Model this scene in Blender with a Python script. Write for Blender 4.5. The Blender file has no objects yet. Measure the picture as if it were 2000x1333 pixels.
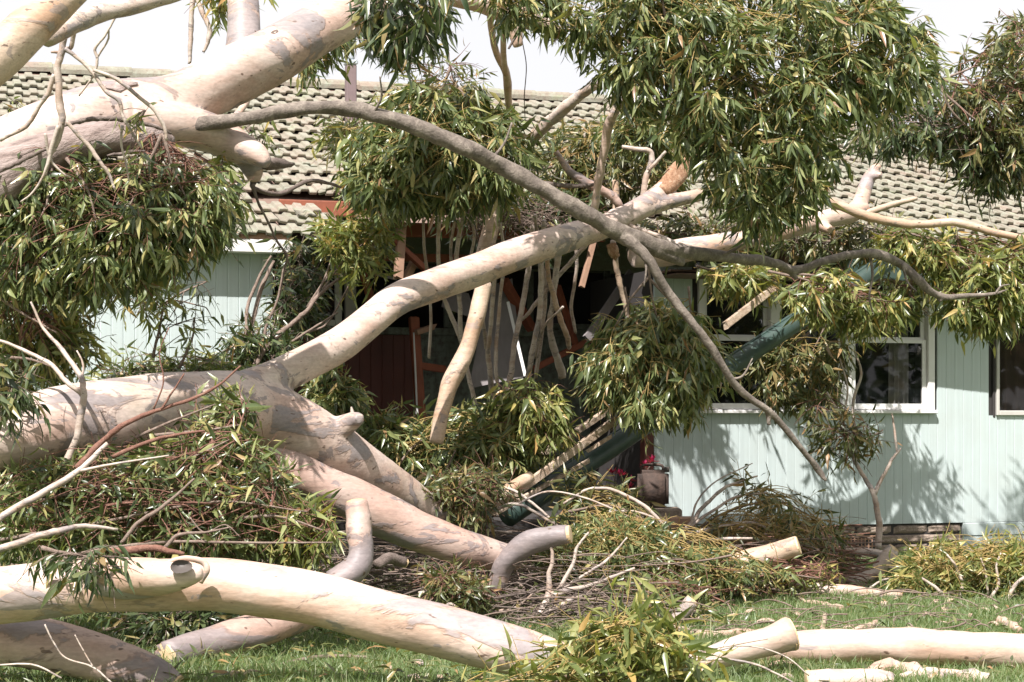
import bpy, bmesh, math, random
import numpy as np
from mathutils import Matrix, Vector

random.seed(7); rng = np.random.default_rng(7)
S = bpy.context.scene; COL = S.collection
R = math.radians
K = 1.5                                              # depths below are listed for a 43 mm lens; the place is K times deeper
F0 = 2400.0; F, CX, HOR, CAMH = F0*K, 1000.0, 815.0, 1.35   # focal length in photo pixels, centre, horizon row, eye height

# ------------------------------------------------------------------ camera, sky, sun, exposure
cam = bpy.data.objects.new('camera', bpy.data.cameras.new('camera')); COL.objects.link(cam)
cam.location = (0, 0, CAMH); cam.rotation_euler = (R(90), 0, 0)
cam.data.sensor_width = 36; cam.data.lens = F / 2000 * 36
cam.data.shift_y = (HOR - 666.5) / 2000; cam.data.clip_end = 3000; cam.data.clip_start = .05
S.camera = cam
SUN_EL, SUN_AZ = R(54), R(199)
sd = Vector((math.sin(SUN_AZ)*math.cos(SUN_EL), math.cos(SUN_AZ)*math.cos(SUN_EL), math.sin(SUN_EL)))
sun = bpy.data.objects.new('sun', bpy.data.lights.new('sun', 'SUN')); COL.objects.link(sun)
sun.data.energy = 5.0; sun.data.angle = R(.53); sun.data.color = (1, .945, .92)
sun.rotation_euler = sd.to_track_quat('Z', 'Y').to_euler(); sun.location = sd * 40
W = bpy.data.worlds.new('World'); S.world = W; W.use_nodes = True
nt = W.node_tree; nt.nodes.clear()
n_out = nt.nodes.new('ShaderNodeOutputWorld'); n_bg = nt.nodes.new('ShaderNodeBackground')
n_sky = nt.nodes.new('ShaderNodeTexSky'); n_sky.sky_type = 'NISHITA'; n_sky.sun_disc = False
n_sky.sun_elevation = SUN_EL; n_sky.sun_rotation = SUN_AZ; n_sky.air_density = 1.0; n_sky.dust_density = 3.0
n_tc = nt.nodes.new('ShaderNodeTexCoord'); n_ns = nt.nodes.new('ShaderNodeTexNoise')
n_ns.inputs['Scale'].default_value = 2.2; n_ns.inputs['Detail'].default_value = 5
n_rp = nt.nodes.new('ShaderNodeValToRGB'); n_rp.color_ramp.elements[0].position = .3; n_rp.color_ramp.elements[1].position = .6
n_rp.color_ramp.elements[0].color = (.85,)*3+(1,); n_rp.color_ramp.elements[1].color = (1,)*3+(1,)
n_mx = nt.nodes.new('ShaderNodeMixRGB'); n_mx.inputs[2].default_value = (5.5, 5.4, 5.5, 1)   # thin bright cloud over the blue
nt.links.new(n_tc.outputs['Generated'], n_ns.inputs['Vector']); nt.links.new(n_ns.outputs['Fac'], n_rp.inputs[0])
nt.links.new(n_rp.outputs[0], n_mx.inputs[0]); nt.links.new(n_sky.outputs[0], n_mx.inputs[1])
nt.links.new(n_mx.outputs[0], n_bg.inputs[0]); n_bg.inputs[1].default_value = .1
nt.links.new(n_bg.outputs[0], n_out.inputs[0])
S.view_settings.view_transform = 'Standard'; S.view_settings.look = 'None'
S.view_settings.gamma = 1; S.view_settings.use_curve_mapping = False; S.view_settings.exposure = .93
S.render.engine = 'CYCLES'
S.cycles.max_bounces = 8; S.cycles.transparent_max_bounces = 8; S.cycles.use_denoising = True

# ------------------------------------------------------------------ helpers
def P(px, py, Y):
    Y = Y*K; return np.array(((px-CX)/F*Y, Y, CAMH + (HOR-py)/F*Y))
def project(p):
    return CX + p[0]/p[1]*F, HOR - (p[2]-CAMH)/p[1]*F
def mesh_np(name, V, faces_flat, sizes, smooth=True):
    me = bpy.data.meshes.new(name)
    V = np.asarray(V, np.float32); ff = np.asarray(faces_flat, np.int32); sz = np.asarray(sizes, np.int32)
    me.vertices.add(len(V)); me.vertices.foreach_set('co', V.ravel())
    me.loops.add(len(ff)); me.loops.foreach_set('vertex_index', ff)
    me.polygons.add(len(sz))
    st = np.zeros(len(sz), np.int32); st[1:] = np.cumsum(sz)[:-1]
    me.polygons.foreach_set('loop_start', st); me.polygons.foreach_set('loop_total', sz)
    me.polygons.foreach_set('use_smooth', np.full(len(sz), smooth, bool))
    me.update(calc_edges=True); me.validate()
    return me
class MB:
    def __init__(s): s.V = []; s.F = []; s.n = 0
    def add(s, V, Fs):
        V = np.asarray(V, float); s.V.append(V); s.F += [tuple(int(i)+s.n for i in f) for f in Fs]; s.n += len(V); return s
    def box(s, a, b, bev=0):
        x0, y0, z0 = a; x1, y1, z1 = b
        return s.add([(x0,y0,z0),(x1,y0,z0),(x1,y1,z0),(x0,y1,z0),(x0,y0,z1),(x1,y0,z1),(x1,y1,z1),(x0,y1,z1)],
              [(0,3,2,1),(4,5,6,7),(0,1,5,4),(1,2,6,5),(2,3,7,6),(3,0,4,7)])
    def mesh(s, name, smooth=False):
        V = np.concatenate(s.V); return mesh_np(name, V, [i for f in s.F for i in f], [len(f) for f in s.F], smooth)
def link(name, me, mat=None, parent=None, loc=None):
    o = bpy.data.objects.new(name, me); COL.objects.link(o)
    if mat is not None and me is not None and not me.materials: me.materials.append(mat)
    if parent is not None: o.parent = parent
    if loc is not None: o.location = loc
    return o
def tag(o, label=None, cat=None, group=None, kind=None):
    if label: o['label'] = label
    if cat: o['category'] = cat
    if group: o['group'] = group
    if kind: o['kind'] = kind
    return o
def thing(name, label, cat, loc=(0,0,0), group=None, rotz=0):
    o = bpy.data.objects.new(name, None); COL.objects.link(o); o.location = loc; o.rotation_euler[2] = rotz
    o.empty_display_size = .2
    return tag(o, label, cat, group)
def catmull(pts, sub):
    pts = np.asarray(pts, float); n = len(pts)
    if n < 3: 
        t = np.linspace(0, 1, sub*(n-1)+1)[:, None]; return pts[0]*(1-t) + pts[-1]*t
    Q = np.vstack([2*pts[0]-pts[1], pts, 2*pts[-1]-pts[-2]]); out = []
    for i in range(n-1):
        p0, p1, p2, p3 = Q[i:i+4]
        for k in range(sub):
            t = k/sub
            out.append(.5*((2*p1)+(-p0+p2)*t+(2*p0-5*p1+4*p2-p3)*t*t+(-p0+3*p1-3*p2+p3)*t**3))
    out.append(pts[-1]); return np.array(out)
def tube(px_pts, sides=14, sub=6, rough=.05, jag0=0, jag1=0, world=False, wob=0):
    """px_pts: (px,py,Y,width_px) control points -> verts, faces of a capped, slightly irregular limb."""
    if world: A = np.array(px_pts, float)
    else: A = np.array([list(P(a, b, Y)) + [w/2*Y/F0] for a, b, Y, w in px_pts])
    C = catmull(A, sub); n = len(C); X = C[:, :3].copy(); r = np.maximum(C[:, 3], .0015)
    if wob:
        w = np.cumsum(rng.normal(0, 1, (n, 3)), 0); w -= np.linspace(0, 1, n)[:, None]*w[-1]; X += w*wob*r[:, None]
    T = np.gradient(X, axis=0); T /= np.linalg.norm(T, axis=1)[:, None] + 1e-9
    up = np.array((.13, .21, 1.)) if abs(T[0][2]) < .9 else np.array((1., .2, .1))
    U = np.cross(T[0], up); U /= np.linalg.norm(U); V = []; ph = rng.uniform(0, 6.28, 8); L = np.concatenate([[0], np.cumsum(np.linalg.norm(np.diff(X, axis=0), axis=1))])
    ang = np.linspace(0, 2*np.pi, sides, endpoint=False)
    for i in range(n):
        U = U - T[i]*U.dot(T[i]); U /= np.linalg.norm(U); B = np.cross(T[i], U)
        l = L[i]/max(r[0], .004)
        k = 1 + rough*(np.sin(ang*2+ph[0]+l*.6)*.5 + np.sin(ang*3+ph[1]-l*.9)*.45 + np.sin(l*.8+ph[2])*.5 + np.sin(ang+l*1.7+ph[3])*.35) + rng.normal(0, rough*.12, sides)
        ring = X[i] + (np.cos(ang)[:, None]*U + np.sin(ang)[:, None]*B)*(r[i]*k)[:, None]
        if i == n-1 and jag1: ring += T[i]*(rng.uniform(-1, 1, sides)*jag1)[:, None]
        if i == 0 and jag0: ring += T[i]*(rng.uniform(-1, 1, sides)*jag0)[:, None]
        V.append(ring)
    V = np.concatenate(V); Fs = []
    for i in range(n-1):
        for j in range(sides):
            k = (j+1) % sides; Fs.append((i*sides+j, i*sides+k, (i+1)*sides+k, (i+1)*sides+j))
    V = np.vstack([V, X[0]-T[0]*r[0]*.02, X[-1]+T[-1]*r[-1]*(.02 if not jag1 else -.4)])
    a, b = len(V)-2, len(V)-1
    for j in range(sides):
        k = (j+1) % sides; Fs.append((a, k, j)); Fs.append((b, (n-1)*sides+j, (n-1)*sides+k))
    return V, Fs, (X, T, r)
def fused(name, tubes, mat, parent=None, voxel=.014, smooth=4):
    """several overlapping limbs melted into ONE continuous mesh"""
    mb = MB()
    for V, Fs, _ in tubes: mb.add(V, Fs)
    me = mb.mesh(name); tmp = bpy.data.objects.new('tmp', me); COL.objects.link(tmp)
    m = tmp.modifiers.new('r', 'REMESH'); m.mode = 'VOXEL'; m.voxel_size = voxel; m.use_smooth_shade = True
    if smooth: s = tmp.modifiers.new('s', 'SMOOTH'); s.iterations = smooth; s.factor = .5
    dg = bpy.context.evaluated_depsgraph_get(); dg.update()
    m2 = bpy.data.meshes.new_from_object(tmp.evaluated_get(dg)); m2.name = name
    m2.polygons.foreach_set('use_smooth', np.ones(len(m2.polygons), bool))
    bpy.data.objects.remove(tmp); bpy.data.meshes.remove(me); m2.materials.clear()
    return m2
def recentre(me, loc):
    n = len(me.vertices); a = np.empty(n*3, np.float32); me.vertices.foreach_get('co', a)
    a = a.reshape(-1, 3) - np.asarray(loc, np.float32); me.vertices.foreach_set('co', a.ravel()); me.update(); return me

# ------------------------------------------------------------------ materials
def newmat(name):
    m = bpy.data.materials.new(name); m.use_nodes = True; t = m.node_tree
    return m, t, t.nodes['Principled BSDF']
def N(t, kind, **kw):
    n = t.nodes.new(kind)
    for k, v in kw.items():
        if k in n.inputs: n.inputs[k].default_value = v
        else: setattr(n, k, v)
    return n
def ramp(t, src, stops, interp='LINEAR'):
    r = t.nodes.new('ShaderNodeValToRGB'); r.color_ramp.interpolation = interp; e = r.color_ramp.elements
    while len(e) < len(stops): e.new(.5)
    for i, (p, c) in enumerate(stops):
        e[i].position = p; e[i].color = (c, c, c, 1) if isinstance(c, (int, float)) else (*c, 1)
    t.links.new(src, r.inputs[0]); return r.outputs[0]
def mix(t, f, a, b, mode='MIX'):
    n = t.nodes.new('ShaderNodeMixRGB'); n.blend_type = mode
    for i, v in ((0, f), (1, a), (2, b)):
        if isinstance(v, (int, float)): n.inputs[i].default_value = v if i == 0 else (v, v, v, 1)
        elif isinstance(v, tuple): n.inputs[i].default_value = (*v, 1)
        else: t.links.new(v, n.inputs[i])
    return n.outputs[0]
def noise(t, vec, scale, detail=4, rough=.5, dist=0):
    n = N(t, 'ShaderNodeTexNoise', Scale=scale, Detail=detail, Roughness=rough, Distortion=dist)
    t.links.new(vec, n.inputs['Vector']); return n.outputs['Fac']
def coords(t, kind='Object', scale=None):
    v = t.nodes.new('ShaderNodeTexCoord').outputs[kind] if kind != 'Position' else t.nodes.new('ShaderNodeNewGeometry').outputs['Position']
    if scale:
        mp = N(t, 'ShaderNodeMapping', Scale=scale); t.links.new(v, mp.inputs['Vector']); v = mp.outputs[0]
    return v
def bump(t, bsdf, h, strength=.3, dist=.01):
    b = N(t, 'ShaderNodeBump', Strength=strength, Distance=dist); t.links.new(h, b.inputs['Height']); t.links.new(b.outputs[0], bsdf.inputs['Normal'])
def bark(name, cream, pink, grey, grey_amt=.5, pink_amt=.5, olive=.0, scale=1.0):
    m, t, b = newmat(name); v = coords(t, 'Position', (.5, 1, 1.15))
    big = noise(t, v, 2.6*scale, 6, .62, .6); mid = noise(t, v, 6.5*scale, 5, .6, .8); fine = noise(t, v, 60*scale, 3)
    c = mix(t, ramp(t, noise(t, v, 3.1*scale, 4, .55, .3), [(.62-.3*pink_amt, 0), (.78-.2*pink_amt, 1)]), cream, pink)
    if olive: c = mix(t, ramp(t, noise(t, v, 1.9*scale, 3), [(.55, 0), (.7, olive)]), c, (.34, .33, .16))
    edge = .70 - .24*grey_amt
    msk = ramp(t, big, [(edge-.008, 0), (edge+.012, .8), (edge+.12, 1)])                     # flakes of old bark with crisp edges
    rim = ramp(t, big, [(edge-.02, 0), (edge-.004, .55), (edge+.003, .55), (edge+.02, 0)])
    msk2 = ramp(t, mid, [(.60, 0), (.615, 1)])
    gcol = mix(t, ramp(t, mid, [(.35, 0), (.7, 1)]), grey, tuple(x*.72 for x in grey))
    c = mix(t, msk, c, gcol); c = mix(t, mix(t, 1.0, msk2, .75, 'MULTIPLY'), c, tuple(x*.8 for x in grey))
    c = mix(t, rim, c, tuple(x*.55 for x in pink))
    spots = ramp(t, noise(t, v, 23*scale, 2, .4), [(.70, 0), (.735, .85)]); c = mix(t, spots, c, (.12, .07, .045))
    c = mix(t, .4, c, ramp(t, fine, [(.3, .5), (.7, 1.0)]), 'MULTIPLY')
    c = mix(t, .55, c, ramp(t, noise(t, coords(t, 'Position', (2.2, 9, 26)), 1.5, 6, .65, .5), [(.32, .62), (.62, 1.0)]), 'MULTIPLY')
    c = mix(t, .5, c, ramp(t, noise(t, v, 1.1*scale, 3), [(.3, .72), (.65, 1.0)]), 'MULTIPLY')
    t.links.new(c, b.inputs['Base Color']); b.inputs['Roughness'].default_value = .55
    h = mix(t, .5, msk, noise(t, v, 28*scale, 5, .6)); bump(t, b, h, .45, .012)
    return m
M = {}
M['bark'] = bark('smooth_pale_bark', (.70, .575, .495), (.57, .40, .32), (.33, .29, .285), .58, .8, .2)
M['bark_pale'] = bark('cream_bark', (.71, .575, .485), (.62, .42, .315), (.42, .365, .36), .5, .95)
M['bark_lilac'] = bark('lilac_bark', (.56, .44, .375), (.48, .32, .255), (.30, .255, .25), .66, .95)
M['bark_stem'] = bark('stem_bark', (.60, .505, .43), (.46, .33, .25), (.38, .33, .31), .45, .6, 0, 2.2)
M['bark_tan'] = bark('tan_bark', (.64, .49, .365), (.53, .34, .22), (.42, .34, .29), .25, .65, 0, 1.4)
def rough_bark(name, a, b_, c_, s=1):
    m, t, b = newmat(name); v = coords(t, 'Position')
    n1 = noise(t, v, 14*s, 6, .65, .5); n2 = noise(t, v, 70*s, 4, .6)
    c = ramp(t, n1, [(.3, a), (.52, b_), (.72, c_)]); c = mix(t, .6, c, ramp(t, n2, [(.3, .45), (.65, 1.0)]), 'MULTIPLY')
    t.links.new(c, b.inputs['Base Color']); b.inputs['Roughness'].default_value = .85
    bump(t, b, mix(t, .5, n1, n2), .8, .015); return m
M['bark_grey'] = rough_bark('grey_rough_bark', (.10, .08, .066), (.20, .165, .135), (.34, .29, .24))
M['bark_dark'] = rough_bark('dark_stick_bark', (.10, .075, .06), (.17, .13, .11), (.27, .22, .18), 2)
M['torn'] = rough_bark('torn_grey_wood', (.16, .12, .10), (.26, .20, .17), (.38, .31, .26))
def torn_wood():
    m, t, b = newmat('torn_streaky_wood'); v = coords(t, 'Position')
    r1 = N(t, 'ShaderNodeMapping', Rotation=(0, R(24), 0)); t.links.new(v, r1.inputs['Vector']); r2 = N(t, 'ShaderNodeMapping', Scale=(1.3, 16, 16)); t.links.new(r1.outputs[0], r2.inputs['Vector'])
    n1 = noise(t, r2.outputs[0], 1.3, 6, .62, .4); n2 = noise(t, r2.outputs[0], 6, 4, .6)
    c = ramp(t, n1, [(.28, (.10, .075, .065)), (.42, (.24, .18, .155)), (.6, (.36, .29, .26)), (.75, (.46, .38, .34))]); c = mix(t, .5, c, ramp(t, n2, [(.3, .5), (.65, 1.0)]), 'MULTIPLY')
    t.links.new(c, b.inputs['Base Color']); b.inputs['Roughness'].default_value = .85; bump(t, b, mix(t, .4, n1, n2), .9, .03); return m
M['torn'] = torn_wood()
M['raw'] = rough_bark('raw_split_wood', (.22, .105, .055), (.40, .23, .135), (.60, .45, .33), 2.2)
M['twig_red'] = rough_bark('red_twig', (.16, .07, .05), (.24, .115, .08), (.32, .19, .135), 3)
M['twig_yel'] = rough_bark('yellow_twig', (.34, .22, .07), (.46, .33, .12), (.52, .41, .20), 3)
M['twig_brown'] = rough_bark('brown_twig', (.16, .11, .085), (.26, .19, .15), (.36, .29, .24), 3)
def cut_wood():
    m, t, b = newmat('cut_wood'); v = coords(t, 'Object')
    w = N(t, 'ShaderNodeTexWave', wave_type='RINGS', rings_direction='Z', Scale=22, Distortion=1.6, Detail=3); t.links.new(v, w.inputs['Vector'])
    c = ramp(t, w.outputs['Fac'], [(.2, (.66, .48, .27)), (.8, (.74, .58, .37))]); c = mix(t, .5, c, ramp(t, noise(t, v, 9, 4), [(.3, .7), (.7, 1.0)]), 'MULTIPLY')
    t.links.new(c, b.inputs['Base Color']); b.inputs['Roughness'].default_value = .8; return m
M['cut'] = cut_wood()
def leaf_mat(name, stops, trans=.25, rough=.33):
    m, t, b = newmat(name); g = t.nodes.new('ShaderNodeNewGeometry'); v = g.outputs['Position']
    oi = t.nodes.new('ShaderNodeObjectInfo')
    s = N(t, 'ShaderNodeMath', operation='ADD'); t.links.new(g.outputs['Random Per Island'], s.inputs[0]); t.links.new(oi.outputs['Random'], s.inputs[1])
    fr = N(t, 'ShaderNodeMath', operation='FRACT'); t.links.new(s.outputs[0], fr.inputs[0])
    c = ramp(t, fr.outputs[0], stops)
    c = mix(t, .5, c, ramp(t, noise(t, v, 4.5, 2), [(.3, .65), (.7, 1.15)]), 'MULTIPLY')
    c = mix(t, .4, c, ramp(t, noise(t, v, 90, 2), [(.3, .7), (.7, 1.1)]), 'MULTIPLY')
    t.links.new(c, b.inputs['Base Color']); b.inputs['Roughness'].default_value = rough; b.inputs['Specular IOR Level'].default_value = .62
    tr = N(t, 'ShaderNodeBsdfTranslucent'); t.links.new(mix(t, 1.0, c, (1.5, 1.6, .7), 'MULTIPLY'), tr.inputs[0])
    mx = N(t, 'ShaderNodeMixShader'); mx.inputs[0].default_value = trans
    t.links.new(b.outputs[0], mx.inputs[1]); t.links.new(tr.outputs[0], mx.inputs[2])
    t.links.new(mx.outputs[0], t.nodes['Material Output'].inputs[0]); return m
M['leaf'] = leaf_mat('gum_leaf', [(0, (.05, .075, .03)), (.28, (.105, .14, .052)), (.6, (.185, .22, .085)), (.83, (.285, .305, .125)), (.95, (.43, .37, .15)), (1, (.30, .16, .09))], .25, .32)
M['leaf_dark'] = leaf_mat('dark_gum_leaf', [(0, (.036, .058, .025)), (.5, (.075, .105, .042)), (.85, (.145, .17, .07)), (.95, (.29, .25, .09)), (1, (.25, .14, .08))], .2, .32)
M['leaf_yel'] = leaf_mat('yellow_green_leaf', [(0, (.085, .115, .038)), (.35, (.18, .215, .07)), (.75, (.31, .32, .115)), (.93, (.47, .40, .14)), (1, (.46, .27, .10))], .3, .34)
M['leaf_dry'] = leaf_mat('wilting_leaf', [(0, (.05, .068, .026)), (.45, (.12, .14, .05)), (.8, (.215, .212, .085)), (.93, (.31, .23, .10)), (1, (.35, .20, .09))], .23, .38)
def paint(name, col, rough=.5, dirt=.25, dscale=6, dirtcol=None, bumpy=.1):
    m, t, b = newmat(name); v = coords(t, 'Position')
    n1 = noise(t, v, dscale, 5, .6); n2 = noise(t, coords(t, 'Position', (30, 30, 1.2)), 1, 4)
    c = mix(t, mix(t, 1.0, ramp(t, n1, [(.42, 0), (.72, 1)]), dirt, 'MULTIPLY'), col, dirtcol or tuple(x*.6 for x in col))
    c = mix(t, dirt*.8, c, ramp(t, n2, [(.3, .75), (.65, 1.0)]), 'MULTIPLY')
    t.links.new(c, b.inputs['Base Color']); b.inputs['Roughness'].default_value = rough
    if bumpy: bump(t, b, noise(t, v, 45, 3), bumpy, .004)
    return m
M['mint'] = paint('mint_painted_boards', (.485, .56, .55), .45, .4, 3.5, (.45, .49, .46))
M['white'] = paint('white_paint', (.76, .75, .73), .4, .2, 5, (.55, .52, .47))
M['rust'] = paint('red_oxide_timber', (.27, .08, .04), .7, .5, 7, (.13, .045, .025), .4)
M['redboard'] = paint('dark_red_boards', (.115, .030, .022), .55, .5, 5, (.07, .025, .02), .2)
M['peeling'] = paint('peeling_green_boards', (.17, .20, .165), .75, .9, 16, (.06, .045, .035), .5)
M['plaster'] = paint('plasterboard', (.26, .235, .235), .85, .5, 4, (.17, .15, .14), .1)
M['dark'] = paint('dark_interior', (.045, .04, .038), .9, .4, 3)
M['soffit'] = paint('soffit_board', (.20, .13, .10), .85, .4, 4)
M['gutter'] = paint('green_gutter_paint', (.036, .066, .055), .42, .5, 8, (.075, .095, .08), .12)
M['alu'] = paint('grey_window_frame', (.52, .50, .46), .4, .2, 6)
M['pipe'] = paint('brown_flue', (.20, .145, .145), .6, .4, 6)
M['zinc'] = paint('grey_flue_cap', (.40, .44, .47), .4, .3, 6)
M['lintel'] = paint('worn_eave_timber', (.40, .24, .16), .8, .6, 9, (.25, .15, .10), .4)
M['pvc'] = paint('white_conduit', (.60, .60, .58), .4, .1)
M['curtain'] = paint('white_curtain', (.62, .60, .55), .9, .2, 3)
M['curtain_b'] = paint('brown_curtain', (.17, .105, .08), .9, .3, 3)
M['can'] = paint('rusty_can', (.085, .055, .042), .85, .95, 16, (.03, .022, .018), 1.2)
M['tin'] = paint('dark_tin', (.10, .085, .075), .6, .4, 9)
M['magenta'] = leaf_mat('magenta_petal', [(0, (.30, .012, .06)), (1, (.45, .03, .12))], .3)
M['splinter'] = rough_bark('weathered_split_timber', (.30, .20, .13), (.50, .38, .28), (.64, .54, .43), 1.3)
M['peeled_bark'] = rough_bark('shed_bark', (.30, .19, .13), (.48, .35, .26), (.66, .55, .45), 1.2)
def tile_mat():
    m, t, b = newmat('lichened_roof_tile'); v = coords(t, 'Position'); oi = t.nodes.new('ShaderNodeObjectInfo')
    c = ramp(t, noise(t, v, 2.6, 3), [(.3, (.185, .18, .135)), (.48, (.25, .235, .18)), (.7, (.265, .21, .165))])
    c = mix(t, ramp(t, noise(t, v, 30, 5, .7), [(.5, 0), (.62, .7)]), c, (.18, .14, .11))
    c = mix(t, ramp(t, noise(t, v, 11, 5, .7), [(.5, 0), (.66, .8)]), c, (.30, .315, .25))
    c = mix(t, ramp(t, noise(t, v, 5, 4, .7), [(.55, 0), (.7, .45)]), c, (.26, .30, .16))
    c = mix(t, .5, c, ramp(t, oi.outputs['Random'], [(0, .72), (1, 1.1)]), 'MULTIPLY')
    t.links.new(c, b.inputs['Base Color']); b.inputs['Roughness'].default_value = .9
    bump(t, b, noise(t, v, 60, 4), .5, .006); return m
M['tile'] = tile_mat()
def block_mat():
    m, t, b = newmat('split_face_block'); v = coords(t, 'Position')
    c = ramp(t, noise(t, v, 18, 6, .7), [(.3, (.20, .15, .115)), (.7, (.42, .34, .27))])
    t.links.new(c, b.inputs['Base Color']); b.inputs['Roughness'].default_value = .95; bump(t, b, noise(t, v, 30, 6, .7), 1, .03); return m
M['block'] = block_mat()
def glass():
    m, t, b = newmat('window_glass'); b.inputs['Base Color'].default_value = (.9, .95, .95, 1)
    b.inputs['Roughness'].default_value = .02; b.inputs['Alpha'].default_value = .35; b.inputs['IOR'].default_value = 1.5
    b.inputs['Base Color'].default_value = (.01, .012, .012, 1); b.inputs['Specular IOR Level'].default_value = .9; return m
M['glass'] = glass()
def ground_mat():
    m, t, b = newmat('lawn_soil'); v = coords(t, 'Position')
    c = ramp(t, noise(t, v, 1.3, 6, .65), [(.35, (.075, .10, .035)), (.55, (.10, .15, .045)), (.75, (.17, .15, .085))])
    c = mix(t, ramp(t, noise(t, v, 22, 4), [(.5, 0), (.7, .7)]), c, (.10, .075, .045))
    t.links.new(c, b.inputs['Base Color']); b.inputs['Roughness'].default_value = .95; bump(t, b, noise(t, v, 40, 5), .8, .03); return m
M['ground'] = ground_mat()
M['grass'] = leaf_mat('lawn_blade', [(0, (.12, .185, .065)), (.6, (.17, .24, .09)), (.88, (.24, .28, .13)), (1, (.42, .38, .23))], .35, .5)

# ------------------------------------------------------------------ ground
mb = MB(); gx = np.concatenate([[-900, -120, -30], np.linspace(-12, 12, 61), [30, 120, 900]]); gy = np.concatenate([[-60, -8], np.linspace(0, 20, 51), [40, 150, 1500]])
def gz(x, y): 
    return .018*(math.sin(x*1.9+.4)*math.sin(y*1.3) + .5*math.sin(x*4.1+y*2.7)) if abs(x) < 12 and 0 < y < 20 else 0
V = [(x, y, gz(x, y)) for y in gy for x in gx]; nx = len(gx)
mb.add(V, [(j*nx+i, j*nx+i+1, (j+1)*nx+i+1, (j+1)*nx+i) for j in range(len(gy)-1) for i in range(nx-1)])
g = link('ground', mb.mesh('ground', True), M['ground']); g['kind'] = 'structure'

# ------------------------------------------------------------------ house (local frame: x along the wall, y into the house)
TH = R(17.7); HX, HY = 3.0, 12.0*K; s_, c_ = math.sin(TH), math.cos(TH)
def wl(px, py, yl=0.0):
    a = (px-CX)/F; Y = (yl + HY*c_ - HX*s_) / (c_ - a*s_); X = a*Y
    return (X-HX)*c_ + (Y-HY)*s_, CAMH + (HOR-py)/F*Y
def l2w(x, y, z): return np.array((HX + x*c_ - y*s_, HY + x*s_ + y*c_, z))
house = thing('house', 'pale mint board house with mossy tiled roof, its porch crushed by fallen gum trees', 'house', (HX, HY, 0), None, TH)
def lbox(name, a, b, mat, parent, bev=.006):
    """bevelled box, own origin, in house coordinates"""
    ce = [(p+q)/2 for p, q in zip(a, b)]; me = bpy.data.meshes.new(name); bm = bmesh.new(); bmesh.ops.create_cube(bm, size=1)
    bmesh.ops.scale(bm, vec=[abs(q-p) for p, q in zip(a, b)], verts=bm.verts)
    if bev: bmesh.ops.bevel(bm, geom=bm.edges[:], offset=min(bev, min(abs(q-p) for p, q in zip(a, b))*.3), segments=1, affect='EDGES')
    bm.to_mesh(me); bm.free(); return link(name, me, mat, parent, ce)
def bar(name, p0, p1, w, h, mat, parent=None, jag=0):
    """timber between two points, ends optionally splintered"""
    p0, p1 = np.asarray(p0, float), np.asarray(p1, float); d = p1-p0; L = np.linalg.norm(d); d /= L
    up = np.array((0, 0, 1.)) if abs(d[2]) < .95 else np.array((0, -1., 0)); s = np.cross(d, up); s /= np.linalg.norm(s); u = np.cross(s, d)
    V = []; nseg = 5; prof = [(-1,-1),(-.86,-1),(.86,-1),(1,-.86),(1,.86),(.86,1),(-.86,1),(-1,.86)]
    for i in range(nseg+1):
        for k, (a, b) in enumerate(prof):
            t = i/nseg*L
            if jag and i == nseg: t += rng.uniform(-1, .7)*jag
            if jag and i == 0: t += rng.uniform(-.7, 1)*jag*.6
            V.append(d*(t-L/2) + s*a*w/2 + u*b*h/2)
    n = len(prof); Fs = [(i*n+j, i*n+(j+1) % n, (i+1)*n+(j+1) % n, (i+1)*n+j) for i in range(nseg) for j in range(n)]
    Fs += [tuple(range(n-1, -1, -1)), tuple(nseg*n+j for j in range(n))]
    mb = MB(); mb.add(V, Fs); return link(name, mb.mesh(name), mat, parent, tuple((p0+p1)/2))
# --- boarded walls
def board_wall(parent, x0, x1, z0, z1, holes, mat, y=0.0, pitch=.098, th=.022):
    x = x0; cache = {}
    while x < x1 - .01:
        w = min(pitch, x1-x); segs = [(z0, z1)]
        for hx0, hx1, hz0, hz1 in holes:
            if x + w > hx0 + .004 and x < hx1 - .004:
                segs = [s for a, b in segs for s in ((a, min(b, hz0)), (max(a, hz1), b)) if s[1] - s[0] > .03]
        for a, b in segs:
            key = (round(w, 3), round(b-a, 3))
            if key not in cache:
                hw, hh = w/2, (b-a)/2; e = .006
                pr = [(-hw, th), (-hw, .004), (-hw+e, 0), (hw-e, 0), (hw, .004), (hw, th)]
                # a second shallow bead down the middle of the board
                V = [(px_, py_, zz) for zz in (-hh, hh) for px_, py_ in pr]
                cache[key] = MB().add(V, [(i, i+1, i+7, i+6) for i in range(5)] + [(5, 4, 3, 2, 1, 0), (6, 7, 8, 9, 10, 11)]).mesh('plank')
            o = link('plank', cache[key], mat, parent, (x+w/2, y - th + rng.uniform(0, .0018), (a+b)/2))
        x += pitch
wr = link('wall', None, None, house); wlft = link('wall', None, None, house)
zb = wl(1760, 1023)[1]; ztop = 2.78
xR0 = wl(1276, 700)[0]; xR1 = wl(2360, 700)[0]
wx0, wx1 = wl(1362, 700)[0], wl(1822, 700)[0]; wz0, wz1 = wl(1600, 801)[1], wl(1600, 520)[1]
rx0, rx1 = wl(1942, 700)[0], wl(2140, 700)[0]; rz0, rz1 = wl(1960, 812)[1], wl(1960, 560)[1]
board_wall(wr, xR0, xR1, zb, ztop, [(wx0, wx1, wz0, wz1), (rx0, rx1, rz0, rz1)], M['mint'])
YL = -.36; xL0 = wl(-90, 700, YL)[0]; xL1 = wl(532, 700, YL)[0]
board_wall(wlft, xL0, xL1, .42, ztop, [], M['mint'], YL)
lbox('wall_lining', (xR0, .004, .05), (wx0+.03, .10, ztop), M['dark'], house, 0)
lbox('wall_lining', (wx1-.03, .004, .05), (rx0+.03, .10, ztop), M['dark'], house, 0)
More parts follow.
